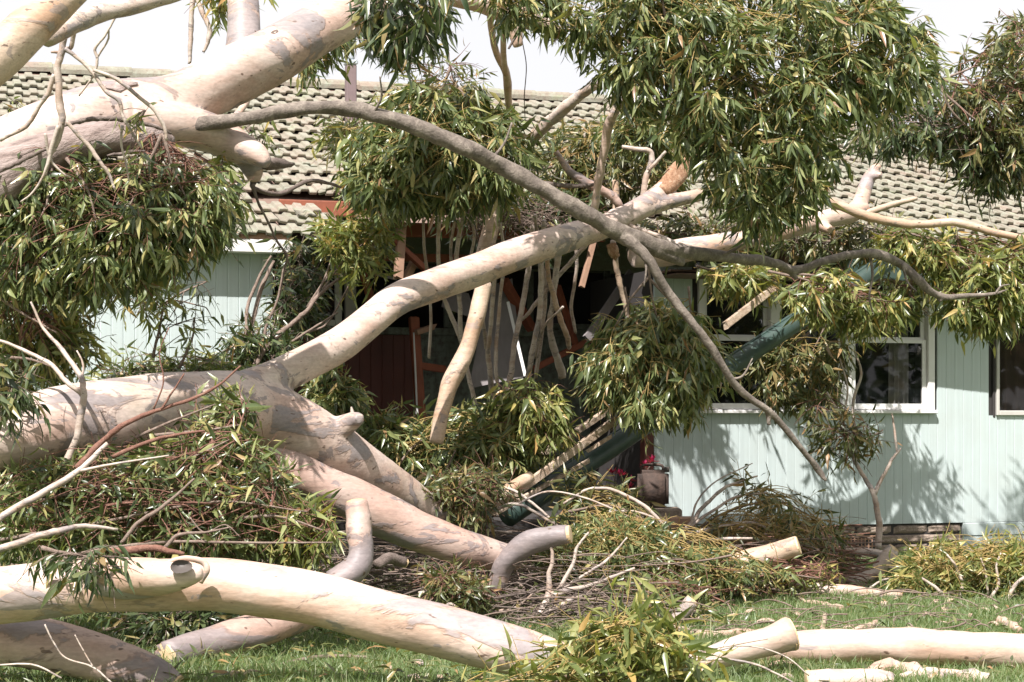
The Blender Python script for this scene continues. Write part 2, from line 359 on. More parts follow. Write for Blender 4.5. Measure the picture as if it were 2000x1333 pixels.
lbox('wall_lining', (wx0+.031, .005, .05), (wx1-.031, .10, wz0-.03), M['dark'], house, 0)
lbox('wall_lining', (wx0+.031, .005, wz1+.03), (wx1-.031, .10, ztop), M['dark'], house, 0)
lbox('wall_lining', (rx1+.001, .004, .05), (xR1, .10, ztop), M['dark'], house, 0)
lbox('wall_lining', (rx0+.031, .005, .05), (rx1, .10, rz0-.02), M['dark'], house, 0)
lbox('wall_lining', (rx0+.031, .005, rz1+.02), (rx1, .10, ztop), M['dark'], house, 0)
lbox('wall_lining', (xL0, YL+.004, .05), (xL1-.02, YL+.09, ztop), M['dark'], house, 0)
# base: split-face blocks with vent, then a painted plinth
xb0, xb1 = wl(1380, 1040)[0], wl(1878, 1040)[0]; found = link('foundation', None, None, house)
vx0, vx1 = wl(1654, 1055)[0], wl(1712, 1055)[0]; zt = zb - .012
def blockmesh(w, h):
    bm = bmesh.new(); bmesh.ops.create_grid(bm, x_segments=7, y_segments=4, size=.5)
    for v in bm.verts:
        ed = abs(v.co.x) > .49 or abs(v.co.y) > .49
        v.co = Vector((v.co.x*w, 0 if ed else -.012-rng.uniform(0, .016), v.co.y*h))
    me = bpy.data.meshes.new('block'); bm.normal_update(); bm.to_mesh(me); bm.free(); return me
bl = [blockmesh(.386, .084) for _ in range(5)]
lbox('mortar_bed', (xb0, .02, .0), (xb1, .1, zt), M['block'], found, 0)
for r_ in range(4):
    x = xb0 - (.2 if r_ % 2 else 0)
    while x < xb1 - .05:
        z = zt - .047 - r_*.094
        if not (x + .38 > vx0 and x < vx1 and r_ in (1, 2)) and z > 0 and x + .40 <= xb1 + .2:
            o = link('block', bl[rng.integers(5)], M['block'], found, (min(x+.2, xb1-.195), .008, z))
        elif r_ in (1, 2) and z > 0 and x+.393 > vx1+.05:
            o = link('block', bl[rng.integers(5)], M['block'], found, ((vx1+.012+x+.393)/2, .008, z)); o.scale[0] = (x+.393-vx1-.012)/.386
        x += .4
vent = link('vent', None, None, house); z1v = zt - .10; z0v = zt - .275
lbox('vent_frame', (vx0, -.004, z1v-.02), (vx1, .018, z1v), M['lintel'], vent); lbox('vent_frame', (vx0, -.004, z0v), (vx1, .018, z0v+.02), M['lintel'], vent)
lbox('vent_back', (vx0, .014, z0v+.021), (vx1, .019, z1v-.021), M['dark'], vent, 0)
for k in range(9): x = vx0 + .008 + (vx1-vx0-.016)*k/8; lbox('vent_bar', (x-.006, -.001, z0v+.021), (x+.006, .012, z1v-.021), M['lintel'], vent, .001)
for k in range(1, 5): z = z0v + (z1v-z0v)*k/5; lbox('vent_bar', (vx0, .0025, z-.005), (vx1, .0115, z+.005), M['lintel'], vent, .001)
lbox('plinth', (xb1+.005, -.018, 0), (xR1, .1, zb-.14), M['mint'], house); lbox('plinth', (xb1+.005, -.026, zb-.135), (xR1, .1, zb-.004), M['mint'], house)
lbox('plinth', (xL0, YL-.01, 0), (xL1, YL+.1, .415), M['block'], house)
# --- windows
def pane_in(win, xa, xb, za, zb_, y, rail=.045, name='sash'):
    sh = link(name, None, None, win)
    # sash members joined into the one moving frame
    mb = MB(); t = .03
    mb.box((xa, y, za), (xa+rail, y+t, zb_)); mb.box((xb-rail, y, za), (xb, y+t, zb_)); mb.box((xa+rail, y+.002, za), (xb-rail, y+t-.002, za+rail*1.25)); mb.box((xa+rail, y+.002, zb_-rail*.8), (xb-rail, y+t-.002, zb_))
    bpy.data.objects.remove(sh)
    link(name, mb.mesh(name), M['white'], win)
    link('pane', MB().box((xa+rail, y+.014, za+rail*1.25), (xb-rail, y+.018, zb_-rail*.8)).mesh('pane'), M['glass'], win)
win = link('window', None, None, house); win['label'] = 'wide white triple sash window half hidden by leaves'
m1, m2 = wl(1512, 700)[0], wl(1652, 700)[0]; cas = .085
lbox('sill', (wx0-.03, -.085, wz0-.035), (wx1+.012, .06, wz0+.0), M['white'], win)
lbox('casing', (wx0, -.045, wz0+.001), (wx0+cas*.7, .07, wz1), M['white'], win); lbox('casing', (wx1-cas*.9, -.045, wz0+.001), (wx1, .07, wz1), M['white'], win)
lbox('casing', (wx0+cas*.7, -.043, wz1-cas), (wx1-cas*.9, .07, wz1), M['white'], win)
for m_ in (m1, m2): lbox('mullion', (m_-.055, -.038, wz0+.001), (m_+.05, .07, wz1-cas-.001), M['white'], win)
zm = wl(1730, 667)[1]
for xa, xb in ((wx0+cas*.7+.004, m1-.058), (m2+.054, wx1-cas*.9-.004)):
    pane_in(win, xa, xb, wz0+.006, zm+.02, -.012); pane_in(win, xa, xb, zm-.012, wz1-cas-.004, .024)
pane_in(win, m1+.054, m2-.059, wz0+.006, wz1-cas-.004, -.01, .025)
def curtain(parent, xa, xb, za, zb_, y, mat, folds):
    n = folds*8; V = []; 
    for z in (za, (za*.6+zb_*.4), zb_):
        for i in range(n+1): V.append((xa+(xb-xa)*i/n + .01*math.sin(i*.7+z*3), y + .025*math.sin(i/n*folds*2*math.pi) + .01*math.sin(i*.37+z), z))
    return link('curtain', MB().add(V, [(j*(n+1)+i, j*(n+1)+i+1, (j+1)*(n+1)+i+1, (j+1)*(n+1)+i) for j in range(2) for i in range(n)]).mesh('curtain', True), mat, parent)
curtain(win, wl(1748, 700)[0], wl(1784, 700)[0], wz0-.05, wz1, .11, M['curtain'], 4); curtain(win, wl(1368, 700)[0], wl(1388, 700)[0], wz0, wz1, .11, M['curtain'], 3)
w2 = link('window', None, None, house); w2['label'] = 'thin grey framed window with brown curtains at the far right'
for a, b in (((rx0, -.05, rz0), (rx0+.035, .05, rz1)), ((rx0+.035, -.048, rz0), (rx1, .05, rz0+.05)), ((rx0+.035, -.048, rz1-.05), (rx1, .05, rz1)), ((rx1, -.05, rz0), (rx1+.035, .05, rz1))): lbox('frame', a, b, M['alu'], w2)
lbox('frame', (rx0-.03, -.03, rz0-.02), (rx0-.002, .02, rz1), M['dark'], w2)
link('pane', MB().box((rx0+.035, .004, rz0+.05), (rx1, .008, rz1-.05)).mesh('pane'), M['glass'], w2)
curtain(w2, rx0+.06, rx1-.02, rz0, rz1, .09, M['curtain_b'], 8)
# --- closed dark interior, porch recess
PY = 1.75                                                            # depth of the porch back wall
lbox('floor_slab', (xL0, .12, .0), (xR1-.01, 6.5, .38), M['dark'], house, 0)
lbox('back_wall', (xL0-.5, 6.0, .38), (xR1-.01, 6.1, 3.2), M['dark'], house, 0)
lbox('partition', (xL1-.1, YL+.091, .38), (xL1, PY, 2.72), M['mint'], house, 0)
lbox('partition', (xR0, .101, .38), (xR0+.1, 5.9, 2.75), M['dark'], house, 0)  # near-black colour puts the porch shade onto this partition
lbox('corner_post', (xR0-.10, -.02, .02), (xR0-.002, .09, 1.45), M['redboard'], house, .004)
lbox('end_wall', (xL0-.6, .0, 0), (xL0-.5, 6.1, 3.0), M['mint'], house, 0); lbox('end_wall', (xR1, -.02, 0), (xR1+.1, 6.1, 2.6), M['mint'], house, 0)
def pxl(px, py, y): x, z = wl(px, py, y); return x, y, z
pw = link('porch_wall', None, None, house)
zs = wl(800, 655, PY)[1]; xa, xm, xc = wl(545, 700, PY)[0], wl(806, 700, PY)[0], xR0
board_wall(pw, xa, xm, .38, zs, [], M['redboard'], PY, .115); board_wall(pw, xm, xc, .38, zs, [], M['peeling'], PY, .115)
lbox('sill_rail', (xa, PY-.06, zs+.002), (xc, PY+.02, zs+.075), M['peeling'], pw)
ztw = wl(800, 520, PY)[1]
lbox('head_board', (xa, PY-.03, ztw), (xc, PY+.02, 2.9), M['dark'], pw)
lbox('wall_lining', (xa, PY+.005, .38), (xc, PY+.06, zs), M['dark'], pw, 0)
pwn = link('porch_window', None, None, house)
for k, (a, b) in enumerate(((560, 666), (866, 940), (960, 1040), (1060, 1190))):
    x0, x1 = wl(a, 600, PY)[0], wl(b, 600, PY)[0]
    mt = M['white'] if k == 0 else M['peeling']
    lbox('frame', (x0, PY-.045, zs+.077), (x0+.05, PY, ztw-.002), mt, pwn); lbox('frame', (x1-.07, PY-.045, zs+.077), (x1, PY, ztw-.002), mt, pwn)
    lbox('frame', (x0+.051, PY-.043, zs+.077), (x1-.071, PY, zs+.14), mt, pwn)
    link('pane', MB().box((x0+.05, PY-.02, zs+.14), (x1-.07, PY-.016, ztw)).mesh('pane'), M['glass'], pwn)
x0 = wl(672, 600, PY)[0]; lbox('mullion', (x0, PY-.06, zs+.077), (x0+.11, PY-.002, ztw-.002), M['alu'], pwn)
# exposed red-oxide framing in the hole under the roof
def tim(a, b, w, h, mat='rust', nm='beam', jag=0, par=house): return bar(nm, a, b, w, h, M[mat], par, jag)
tim(pxl(740, 440, .5), pxl(1180, 452, .5), .05, .21); tim(pxl(735, 502, .9), pxl(1010, 508, .9), .05, .075)
tim(pxl(545, 405, .2), pxl(770, 412, .2), .05, .14)
tim(pxl(786, 418, .15), pxl(778, 545, .15), .075, .10, 'lintel', 'post', .03); tim(pxl(812, 505, .35), pxl(785, 560, .3), .07, .06, 'lintel', 'brace', .03)
tim(pxl(757, 458, .1), pxl(838, 533, .3), .05, .05, 'rust', 'brace'); tim(pxl(704, 510, .9), pxl(728, 600, 1.1), .06, .06, 'rust', 'brace', .03)
tim(pxl(808, 620, 1.2), pxl(822, 820, 1.2), .09, .09, 'rust', 'post', .03); tim(pxl(812, 650, 1.1), pxl(848, 638, 1.2), .07, .05, 'lintel', 'brace', .04)
tim(pxl(820, 715, 1.2), pxl(870, 722, 1.3), .06, .07, 'rust', 'rail', .03); tim(pxl(985, 550, 1.0), pxl(1040, 645, 1.3), .08, .08, 'rust', 'rafter', .05)
tim(pxl(1090, 560, 1.1), pxl(1125, 675, 1.2), .05, .05, 'rust', 'rafter', .04); tim(pxl(1040, 722, 1.2), pxl(1145, 668, 1.2), .07, .06, 'rust', 'rafter', .05)
tim(pxl(1160, 470, .3), pxl(1137, 558, .3), .05, .05, 'lintel', 'rafter', .04); tim(pxl(730, 535, .8), pxl(775, 545, .8), .03, .03, 'plaster', 'batten')
# --- roof
roof = link('roof', None, None, house)
PIT = math.atan(.466); EY, EZ = -.62, 2.865; GA = .292; TW = .152; RD = 4.75
def sag(x): return -.11*max(0, x-.7)
def roofz(x, y): return EZ + .466*(y-EY) + sag(x)
prof = [(0, .002), (.012, 0), (.064, 0), (.076, .022), (.082, .024), (.136, .024), (.145, .022), (.1515, -.004)]
def tilemesh(seed):
    r = np.random.default_rng(seed); n = len(prof); L = .335; V = []
    ch = np.full(n, r.uniform(-.010, .008)) + r.uniform(-.003, .003, n)
    for (x, z) in prof: V.append((x-TW/2, L, z-.010))
    for k, (x, z) in enumerate(prof): V.append((x-TW/2, ch[k]+.006, z+.035)); 
    for k, (x, z) in enumerate(prof): V.append((x-TW/2, ch[k], z+.028))
    for k, (x, z) in enumerate(prof): V.append((x-TW/2, ch[k]+.004, z+.006))
    Fs = [(n+i, n+i+1, i+1, i) for i in range(n-1)] + [(2*n+i, 2*n+i+1, n+i+1, n+i) for i in range(n-1)] + [(3*n+i, 3*n+i+1, 2*n+i+1, 2*n+i) for i in range(n-1)] + [(0, n, 2*n, 3*n), (n-1, 4*n-1, 3*n-1, 2*n-1)]
    return np.array(V), Fs
tm = [tilemesh(k) for k in range(6)]; tmm = [MB().add(*t_).mesh('roof_tile') for t_ in tm]
cp, sp = math.cos(PIT), math.sin(PIT); cands = []
for j in range(int(RD/(.292*cp))):
    y = EY + j*GA*cp
    for i in range(-80, 40):
        x = i*TW + .02*math.sin(j*2.7); z = roofz(x, y); p = l2w(x, y, z+.03); px, py = project(p)
        if px < -80 or px > 2080: continue
        if 632 < px < 1255 and py > (392 if px < 705 else 420) + 8*math.sin(px*.05): continue
        if 505 < px <= 640 and 388 < py < 408: continue
        vis = (px < 720 and py < 460) or (px > 1640 and py > 290) or (990 < px < 1110 and py < 240)
        cands.append((vis, py, x, y, z, px))
cands.sort(key=lambda q: (not q[0], -q[1])); rest = MB()
def tmat(x, y, z, px, py):
    a = rng.normal(0, .012); lift = rng.uniform(0, .008); tilt = rng.normal(0, .01)
    if 1200 < px < 1620 and py > 400: a += rng.normal(0, .12); tilt += rng.normal(0, .09); lift += .03*rng.random()
    if 480 < px < 760 and py > 330: a += rng.normal(0, .05); tilt += rng.normal(0, .05); lift += .02
    sh = -.11 if x > .7 else 0; lift += .004
    return Matrix(((1, 0, 0, x), (0, cp, -sp, y), (sh, sp, cp, z+lift), (0, 0, 0, 1))) @ Matrix.Rotation(a, 4, 'Z') @ Matrix.Rotation(tilt, 4, 'Y')
for k, (vis, py, x, y, z, px) in enumerate(cands):
    m_ = tmat(x, y, z, px, py); q = int(rng.integers(6))
    if k < 300:
        o = link('roof_tile', tmm[q], M['tile'], roof); o.matrix_local = m_
    else:
        V, Fs = tm[q]; A = np.array(m_); rest.add(V@A[:3, :3].T + A[:3, 3], Fs)
o = link('roof_tiles', rest.mesh('roof_tiles'), M['tile'], roof); o['kind'] = 'stuff'
# deck under the tiles (with the torn hole) and the far slope
mb = MB(); xs = np.linspace(-13, 6, 96); ys = np.linspace(EY+.12, EY+RD+.08, 40)
for i in range(95):
    for j in range(39):
        x, y = (xs[i]+xs[i+1])/2, (ys[j]+ys[j+1])/2; px, py = project(l2w(x, y, roofz(x, y)))
        if 640 < px < 1265 and py > (398 if px < 705 else 426): continue
        if 515 < px <= 645 and 391 < py < 405: continue
        q = [(xs[i+a], ys[j+b], roofz(xs[i+a], ys[j+b])-.03) for a, b in ((0, 0), (1, 0), (1, 1), (0, 1))]; mb.add(q, [(0, 1, 2, 3)])
link('roof_deck', mb.mesh('roof_deck'), M['soffit'], roof)
ry = EY+RD+.03; rzz = lambda x: roofz(x, ry)
link('far_slope', MB().add([(-13, ry, rzz(-13)), (6, ry, rzz(6)), (6, ry+6.5, rzz(6)-3), (-13, ry+6.5, rzz(-13)-3)], [(0, 1, 2, 3)]).mesh('far_slope'), M['tile'], roof)
rm = None
for k in range(44):
    x = -12.5 + k*.42; 
    V = []; 
    for e in (0, 1):
        for a in np.linspace(-.25, math.pi+.25, 9): V.append((e*.44, -math.cos(a)*.14, math.sin(a)*.10 - (0 if e else .012)))
    if rm is None: rm = MB().add(V, [(i, i+1, i+10, i+9) for i in range(8)] + [tuple(range(8, -1, -1)), tuple(range(9, 18))]).mesh('ridge_tile')
    o = link('ridge_tile', rm, M['tile'], roof, (x, ry, rzz(x)-.03)); o.rotation_euler[1] = -.0 + rng.normal(0, .008)
for k in range(-30, 12):                                              # rafters
    x = k*.6
    p = project(l2w(x, 0, 3))[0]
    if p < -200 or p > 2200: continue
    y0 = .05 if 620 < p < 1265 else EY+.1
    y0 += (rng.uniform(0, .5) if 620 < p < 1265 else 0)
    bar('rafter', (x, y0, roofz(x, y0)-.10), (x, ry-.05, roofz(x, ry-.05)-.10), .045, .11, M['lintel'] if 620 < p < 1265 else M['soffit'], roof, .04)
# left eave: fascia, worn timber, soffit; right eave: soffit + fascia (behind leaves)
xe = wl(574, 480, EY)[0]; zf0, zf1 = wl(540, 494, EY)[1], wl(540, 468, EY)[1]
lbox('fascia', (xL0-.7, EY+.02, zf0), (xe, EY+.05, zf1), M['white'], house); lbox('fascia', (xL0-.7, EY+.024, zf1+.001), (xe-.012, EY+.05, zf1+.055), M['lintel'], house)
lbox('soffit', (xL0-.7, EY+.051, zf0+.005), (xe-.01, YL-.03, zf0+.015), M['white'], house)
xr = wl(1660, 500, EY)[0]
bar('fascia', (xr, EY+.04, 2.80+sag(xr)), (xR1+.35, EY+.04, 2.80+sag(xR1+.35)), .03, .18, M['gutter'], house)
lbox('soffit', (xR0, EY+.05, 2.665), (xR1+.35, -.03, 2.675), M['soffit'], house)
lbox('soffit', (xR0+.005, EY+.2, 2.70), (xr, 3.5, 2.72), M['soffit'], house)
# flue on the roof
yy = .9
for _ in range(30):
    x, z = wl(685, 242, yy); yy += (z - roofz(x, yy))*.8
fl = link('flue', None, None, house); h_ = wl(685, 128, yy)[1] - z; wdt = 20/F*(l2w(x, yy, 0)[1])
lbox('flue_pipe', (x-wdt/2, yy-wdt/2, z-.15), (x+wdt/2, yy+wdt/2, z+h_), M['pipe'], fl, .01); lbox('flue_collar', (x-wdt*.62, yy-wdt*.62, z+h_+.001), (x+wdt*.62, yy+wdt*.62, z+h_+.05), M['zinc'], fl, .012)
V, Fs, _ = tube([(x, yy, z+h_+.05, .035), (x, yy, z+h_+.10, .04), (x, yy, z+h_+.19, .03), (x, yy, z+h_+.2, .012)], 10, 2, 0, world=True); link('flue_cap', MB().add(V, Fs).mesh('flue_cap', True), M['zinc'], fl)

# ------------------------------------------------------------------ limbs, trunks, logs
def cutface(px_pts, end, parent, mat='cut', k=.97):
    a = np.array([list(P(*q[:3])) + [q[3]/2*q[2]/F0] for q in px_pts]); C = catmull(a, 6)
    X, T = (C[0], C[0]-C[1]) if end == 0 else (C[-1], C[-1]-C[-2]); T = T[:3]/np.linalg.norm(T[:3]); r = X[3]*k
    ang = np.linspace(0, 2*np.pi, 20, endpoint=False); rr = r*(1+rng.normal(0, .02, 20))
    V = [(0, 0, .012)] + [(math.cos(q)*s*f, math.sin(q)*s*f, z) for f, z in ((.55, .012), (.97, .009), (1.0, -.012)) for q, s in zip(ang, rr)]
    Fs = [(0, 1+i, 1+(i+1) % 20) for i in range(20)] + [(1+j*20+i, 21+j*20+i, 21+j*20+(i+1) % 20, 1+j*20+(i+1) % 20) for j in range(2) for i in range(20)]
    o = link('cut_face', MB().add(V, Fs).mesh('cut_face'), M[mat], parent)
    o.matrix_world = Matrix.Translation(X[:3]) @ Vector(T).to_track_quat('Z', 'Y').to_matrix().to_4x4()
    if parent is not None: o.location = Vector(X[:3]) - parent.location
    return o
def limb(name, label, cat, pts, mat, group=None, sides=12, sub=6, rough=.05, jag0=0, jag1=0, cuts=(), wob=0):
    V, Fs, _ = tube(pts, sides, sub, rough, jag0, jag1, wob=wob); loc = P(*pts[0][:3]) if not isinstance(pts[0], np.ndarray) else pts[0][:3]
    o = link(name, recentre(MB().add(V, Fs).mesh(name, True), loc), M[mat], None, loc); tag(o, label, cat, group)
    for e in cuts: cutface(pts, e, o)
    return o
def forked(name, label, cat, partname, lists, mat, voxel=.014, group=None, **kw):
    loc = P(*lists[0][0][:3]); root = thing(name, label, cat, loc, group)
    me = fused(partname, [tube(l, 22, 7, kw.get('rough', .05)) for l in lists], M[mat], voxel=voxel, smooth=kw.get('smooth', 4))
    link(partname, recentre(me, loc), M[mat], root); return root
def part(root, name, pts, mat, **kw):
    V, Fs, _ = tube(pts, **kw); return link(name, recentre(MB().add(V, Fs).mesh(name, True), root.location), M[mat], root)
def yline(pts, y0, y1):
    """fill in depth linearly along (px,py,w) points"""
    n = len(pts); return [(a, b, y0+(y1-y0)*i/max(1, n-1), w) for i, (a, b, w) in enumerate(pts)]
# A: upper leaning trunk
A1 = yline([(-90, 350, 150), (0, 305, 140), (110, 250, 118), (230, 215, 112), (340, 200, 112), (440, 155, 122), (530, 110, 113), (620, 60, 97), (700, 15, 92), (770, -35, 86)], 7.6, 8.7)
A2 = [(250, 235, 7.85, 90), (350, 245, 7.95, 86), (430, 268, 8.05, 74), (478, 300, 8.1, 58), (494, 335, 8.12, 40), (496, 356, 8.12, 22)]
A2b = [(450, 275, 8.05, 60), (500, 302, 8.0, 46), (524, 322, 7.98, 22)]
A3 = [(470, 150, 8.5, 80), (476, 70, 8.6, 66), (474, 0, 8.7, 62), (470, -60, 8.8, 60)]
tA = forked('fallen_tree', 'huge smooth pale trunk leaning across the roof at upper left with a snapped hooked limb', 'tree', 'trunk', [A1, A2, A2b, A3], 'bark', .016)
part(tA, 'torn_wood', yline([(-90, 400, 110), (0, 345, 105), (100, 298, 92), (200, 272, 78), (290, 272, 56), (335, 280, 26)], 7.42, 7.78), 'torn', sides=18, sub=7, rough=.12)
part(tA, 'dark_gap', yline([(120, 248, 5), (155, 236, 9), (200, 230, 10), (255, 233, 9), (300, 243, 7), (335, 262, 4)], 7.36, 7.55), 'bark_dark', sides=8, rough=.25, wob=.2)  # dark tubes stand for the shaded gaps along the torn wood
part(tA, 'dark_gap', yline([(-60, 372, 5), (10, 330, 9), (60, 305, 8), (110, 284, 4)], 7.2, 7.27), 'bark_dark', sides=8, rough=.25, wob=.2)
part(tA, 'dark_gap', yline([(210, 305, 5), (250, 297, 8), (300, 296, 5)], 7.55, 7.65), 'bark_dark', sides=8, rough=.25, wob=.2)
part(tA, 'snapped_limb', yline([(515, 322, 22), (545, 320, 20), (570, 322, 12)], 8.1, 8.3), 'bark_dark', sides=10, rough=.2, jag1=.03)
part(tA, 'dead_twig', yline([(495, 355, 14), (497, 368, 9), (546, 379, 9), (602, 354, 8), (640, 358, 7), (665, 366, 5)], 8.12, 8.8), 'bark_dark', sides=7, rough=.12)
part(tA, 'dead_twig', yline([(493, 360, 10), (504, 395, 6), (525, 437, 5), (540, 470, 5), (560, 500, 5), (556, 526, 4), (546, 582, 2)], 8.12, 8.4), 'bark_dark', sides=6, rough=.15)
part(tA, 'dead_twig', yline([(556, 496, 4), (566, 520, 3), (572, 555, 2)], 8.3, 8.4), 'bark_dark', sides=5)
# B: top-left limb
tB = forked('tree_limb', 'pale pinkish tree limb crossing the top left corner against the sky', 'tree limb', 'limb',
    [yline([(-70, 172, 88), (0, 108, 86), (62, 50, 84), (122, -8, 80), (190, -75, 76)], 6.4, 6.7)], 'bark_tan', .014)
part(tB, 'side_limb', yline([(90, 78, 30), (135, 52, 40), (190, 27, 38), (260, 12, 34), (340, -12, 32), (420, -40, 30)], 6.75, 7.3), 'bark_stem', sides=16)
# top limb past the crown
tT = forked('tree_limb', 'pale limb at the top edge with a short cream stub above the roof ridge', 'tree limb', 'limb',
    [yline([(760, -60, 44), (850, -22, 46), (930, 0, 46), (985, 22, 46), (1040, 40, 40), (1095, 62, 18)], 9.0, 9.2), [(985, 20, 9.1, 44), (1003, 50, 9.1, 34), (1012, 92, 9.1, 20)]], 'bark_pale', .014)
part(tT, 'stem', yline([(955, 10, 13), (960, 60, 13), (970, 105, 14), (988, 140, 16), (992, 180, 16), (994, 216, 12)], 9.15, 9.7), 'bark_tan', sides=10)
part(tT, 'stem', yline([(985, 30, 12), (983, 75, 12), (984, 115, 12), (988, 145, 12)], 9.15, 9.4), 'bark_tan', sides=9)
part(tT, 'dead_twig', yline([(1009, 68, 6), (1000, 84, 5), (993, 96, 4)], 9.0, 9.0), 'bark_dark', sides=6)
part(tT, 'dead_twig', yline([(1020, 80, 2), (1028, 130, 2), (1024, 190, 2), (1026, 240, 1.5)], 9.2, 9.6), 'bark_dark', sides=4)
# C: long grey branch
tC = thing('fallen_branch', 'long grey rough-barked branch arching across the middle from the upper trunk to the right', 'branch', P(350, 248, 7.9))
Cm = [(340, 250, 7.9, 32.7), (400, 241, 7.92, 29.2), (480, 232, 7.95, 27.5), (560, 216, 8.0, 27.5), (650, 207, 8.05, 28.4), (740, 221, 8.1, 31.0), (830, 250, 8.15, 32.7), (900, 283, 8.2, 34.4), (980, 324, 8.3, 33.5), (1060, 368, 8.35, 32.7), (1130, 413, 8.4, 32.7), (1190, 450, 8.5, 36.1), (1260, 482, 8.6, 36.1), (1340, 499, 8.75, 27.5), (1440, 509, 8.95, 21.5), (1510, 516, 9.1, 18.9), (1552, 530, 9.2, 17.2), (1610, 512, 9.25, 15.5), (1660, 500, 9.3, 16.3), (1715, 498, 9.4, 18.9), (1762, 517, 9.5, 18.1), (1800, 551, 9.5, 16.3), (1838, 579, 9.55, 13.8), (1900, 578, 9.6, 9.5), (1940, 574, 9.6, 6.9), (1968, 566, 9.6, 3.4)]
Cs = [(1215, 462, 8.5, 23.4), (1262, 505, 8.5, 21.1), (1305, 575, 8.55, 17.9), (1380, 668, 8.6, 16.4), (1440, 758, 8.7, 14.8), (1508, 812, 8.8, 13.3), (1570, 885, 8.9, 11.7), (1600, 920, 8.95, 12.5), (1614, 940, 8.95, 6.2)]
me = fused('branch', [tube(Cm, 16, 6, .10, wob=.05), tube(Cs, 14, 6, .1, wob=.06), tube([(1535, 522, 9.18, 16), (1556, 545, 9.2, 10)], 10, 4), tube([(1280, 488, 8.62, 30), (1335, 515, 8.72, 14)], 10, 4), tube([(1830, 576, 9.55, 12), (1838, 590, 9.55, 8)], 8, 3), tube([(1500, 806, 8.8, 12), (1502, 832, 8.8, 8)], 8, 3)], None, voxel=.009, smooth=1)
link('branch', recentre(me, tC.location), M['bark_grey'], tC)
for l in ([(960, 312, 8.3, 7), (985, 280, 8.3, 5), (1000, 240, 8.3, 4)], [(1250, 478, 8.55, 8), (1262, 520, 8.5, 5), (1258, 560, 8.5, 3)], [(1420, 742, 8.68, 7), (1450, 735, 8.68, 5), (1470, 700, 8.68, 3)], [(730, 220, 8.08, 7), (745, 190, 8.05, 5), (742, 150, 8.0, 3)], [(1700, 500, 9.4, 7), (1704, 540, 9.4, 5), (1698, 580, 9.4, 4), (1704, 610, 9.4, 3)], [(1762, 515, 9.45, 6), (1772, 550, 9.45, 4), (1790, 570, 9.4, 3)], [(1945, 573, 9.6, 5), (1955, 560, 9.6, 4), (1972, 556, 9.6, 2)], [(1390, 508, 8.85, 8), (1430, 490, 8.85, 7), (1450, 478, 8.8, 4)]): part(tC, 'dead_twig', l, 'bark_grey', sides=6)
# D: mid forked trunk
D1 = [(-90, 880, 7.25, 128), (0, 860, 7.3, 126), (110, 832, 7.4, 146), (250, 812, 7.6, 156), (380, 803, 7.85, 154), (480, 805, 8.1, 150), (560, 830, 8.2, 132), (640, 875, 8.3, 116), (700, 912, 8.4, 100), (760, 952, 8.55, 86), (820, 990, 8.7, 72), (860, 1020, 8.8, 60)]
D2 = [(400, 795, 8.05, 102.3), (470, 770, 8.1, 89.3), (530, 742, 8.2, 72.5), (600, 708, 8.3, 67.0), (660, 685-10, 8.4, 68), (720, 630, 8.5, 65.1), (780, 583, 8.6, 65.1), (850, 556, 8.75, 65.1), (940, 524, 8.95, 65.1), (1040, 486, 9.15, 61.4), (1130, 458, 9.35, 53.9), (1200, 435, 9.5, 48.4), (1255, 405, 9.6, 46.5), (1290, 378, 9.7, 40.9), (1318, 348, 9.75, 31.6)]
tD = forked('fallen_tree', 'thick pale gum trunk across the middle, forking up to the roof and down to earth', 'tree', 'trunk',
    [D1, D2, [(1200, 432, 9.5, 46), (1260, 408, 9.6, 36), (1320, 392, 9.7, 28), (1372, 380, 9.8, 24)], [(660, 840, 8.25, 50), (690, 822, 8.2, 36), (704, 818, 8.15, 22)]], 'bark', .015)
part(tD, 'splintered_end', [(1290, 380, 9.69, 42), (1318, 348, 9.74, 40), (1340, 318, 9.78, 34), (1362, 288, 9.8, 26), (1376, 262, 9.8, 12)], 'raw', sides=16, rough=.22, jag1=.12)
part(tD, 'stub', [(690, 822, 8.2, 12), (688, 806, 8.2, 8), (686, 795, 8.2, 3)], 'bark_stem', sides=7)
for a, b, c, d, w in ((1352, 292, 1398, 236, 9), (1362, 300, 1420, 262, 7), (1345, 290, 1372, 222, 8), (1338, 305, 1352, 246, 6), (1368, 285, 1402, 214, 6), (1330, 320, 1330, 268, 6), (1370, 306, 1398, 288, 6), (1300, 372, 1322, 318, 7)):
    part(tD, 'splinter', [(a, b, 9.76+rng.normal(0, .02), w), ((a+c)/2+rng.normal(0, 3), (b+d)/2, 9.78, w*.7), (c, d, 9.8+rng.normal(0, .04), 1.5)], 'raw', sides=5, sub=3, rough=.3)
# E: lower pinkish trunk
tE = forked('fallen_log', 'pinkish mottled log sloping down under the forked trunk to the brush pile', 'log', 'log', [yline([(400, 830, 52), (470, 868, 66), (560, 915, 82), (650, 958, 84), (740, 1002, 86), (820, 1040, 82), (900, 1068, 72), (965, 1085, 60), (1015, 1090, 44)], 8.1, 8.3)], 'bark_lilac', .014)
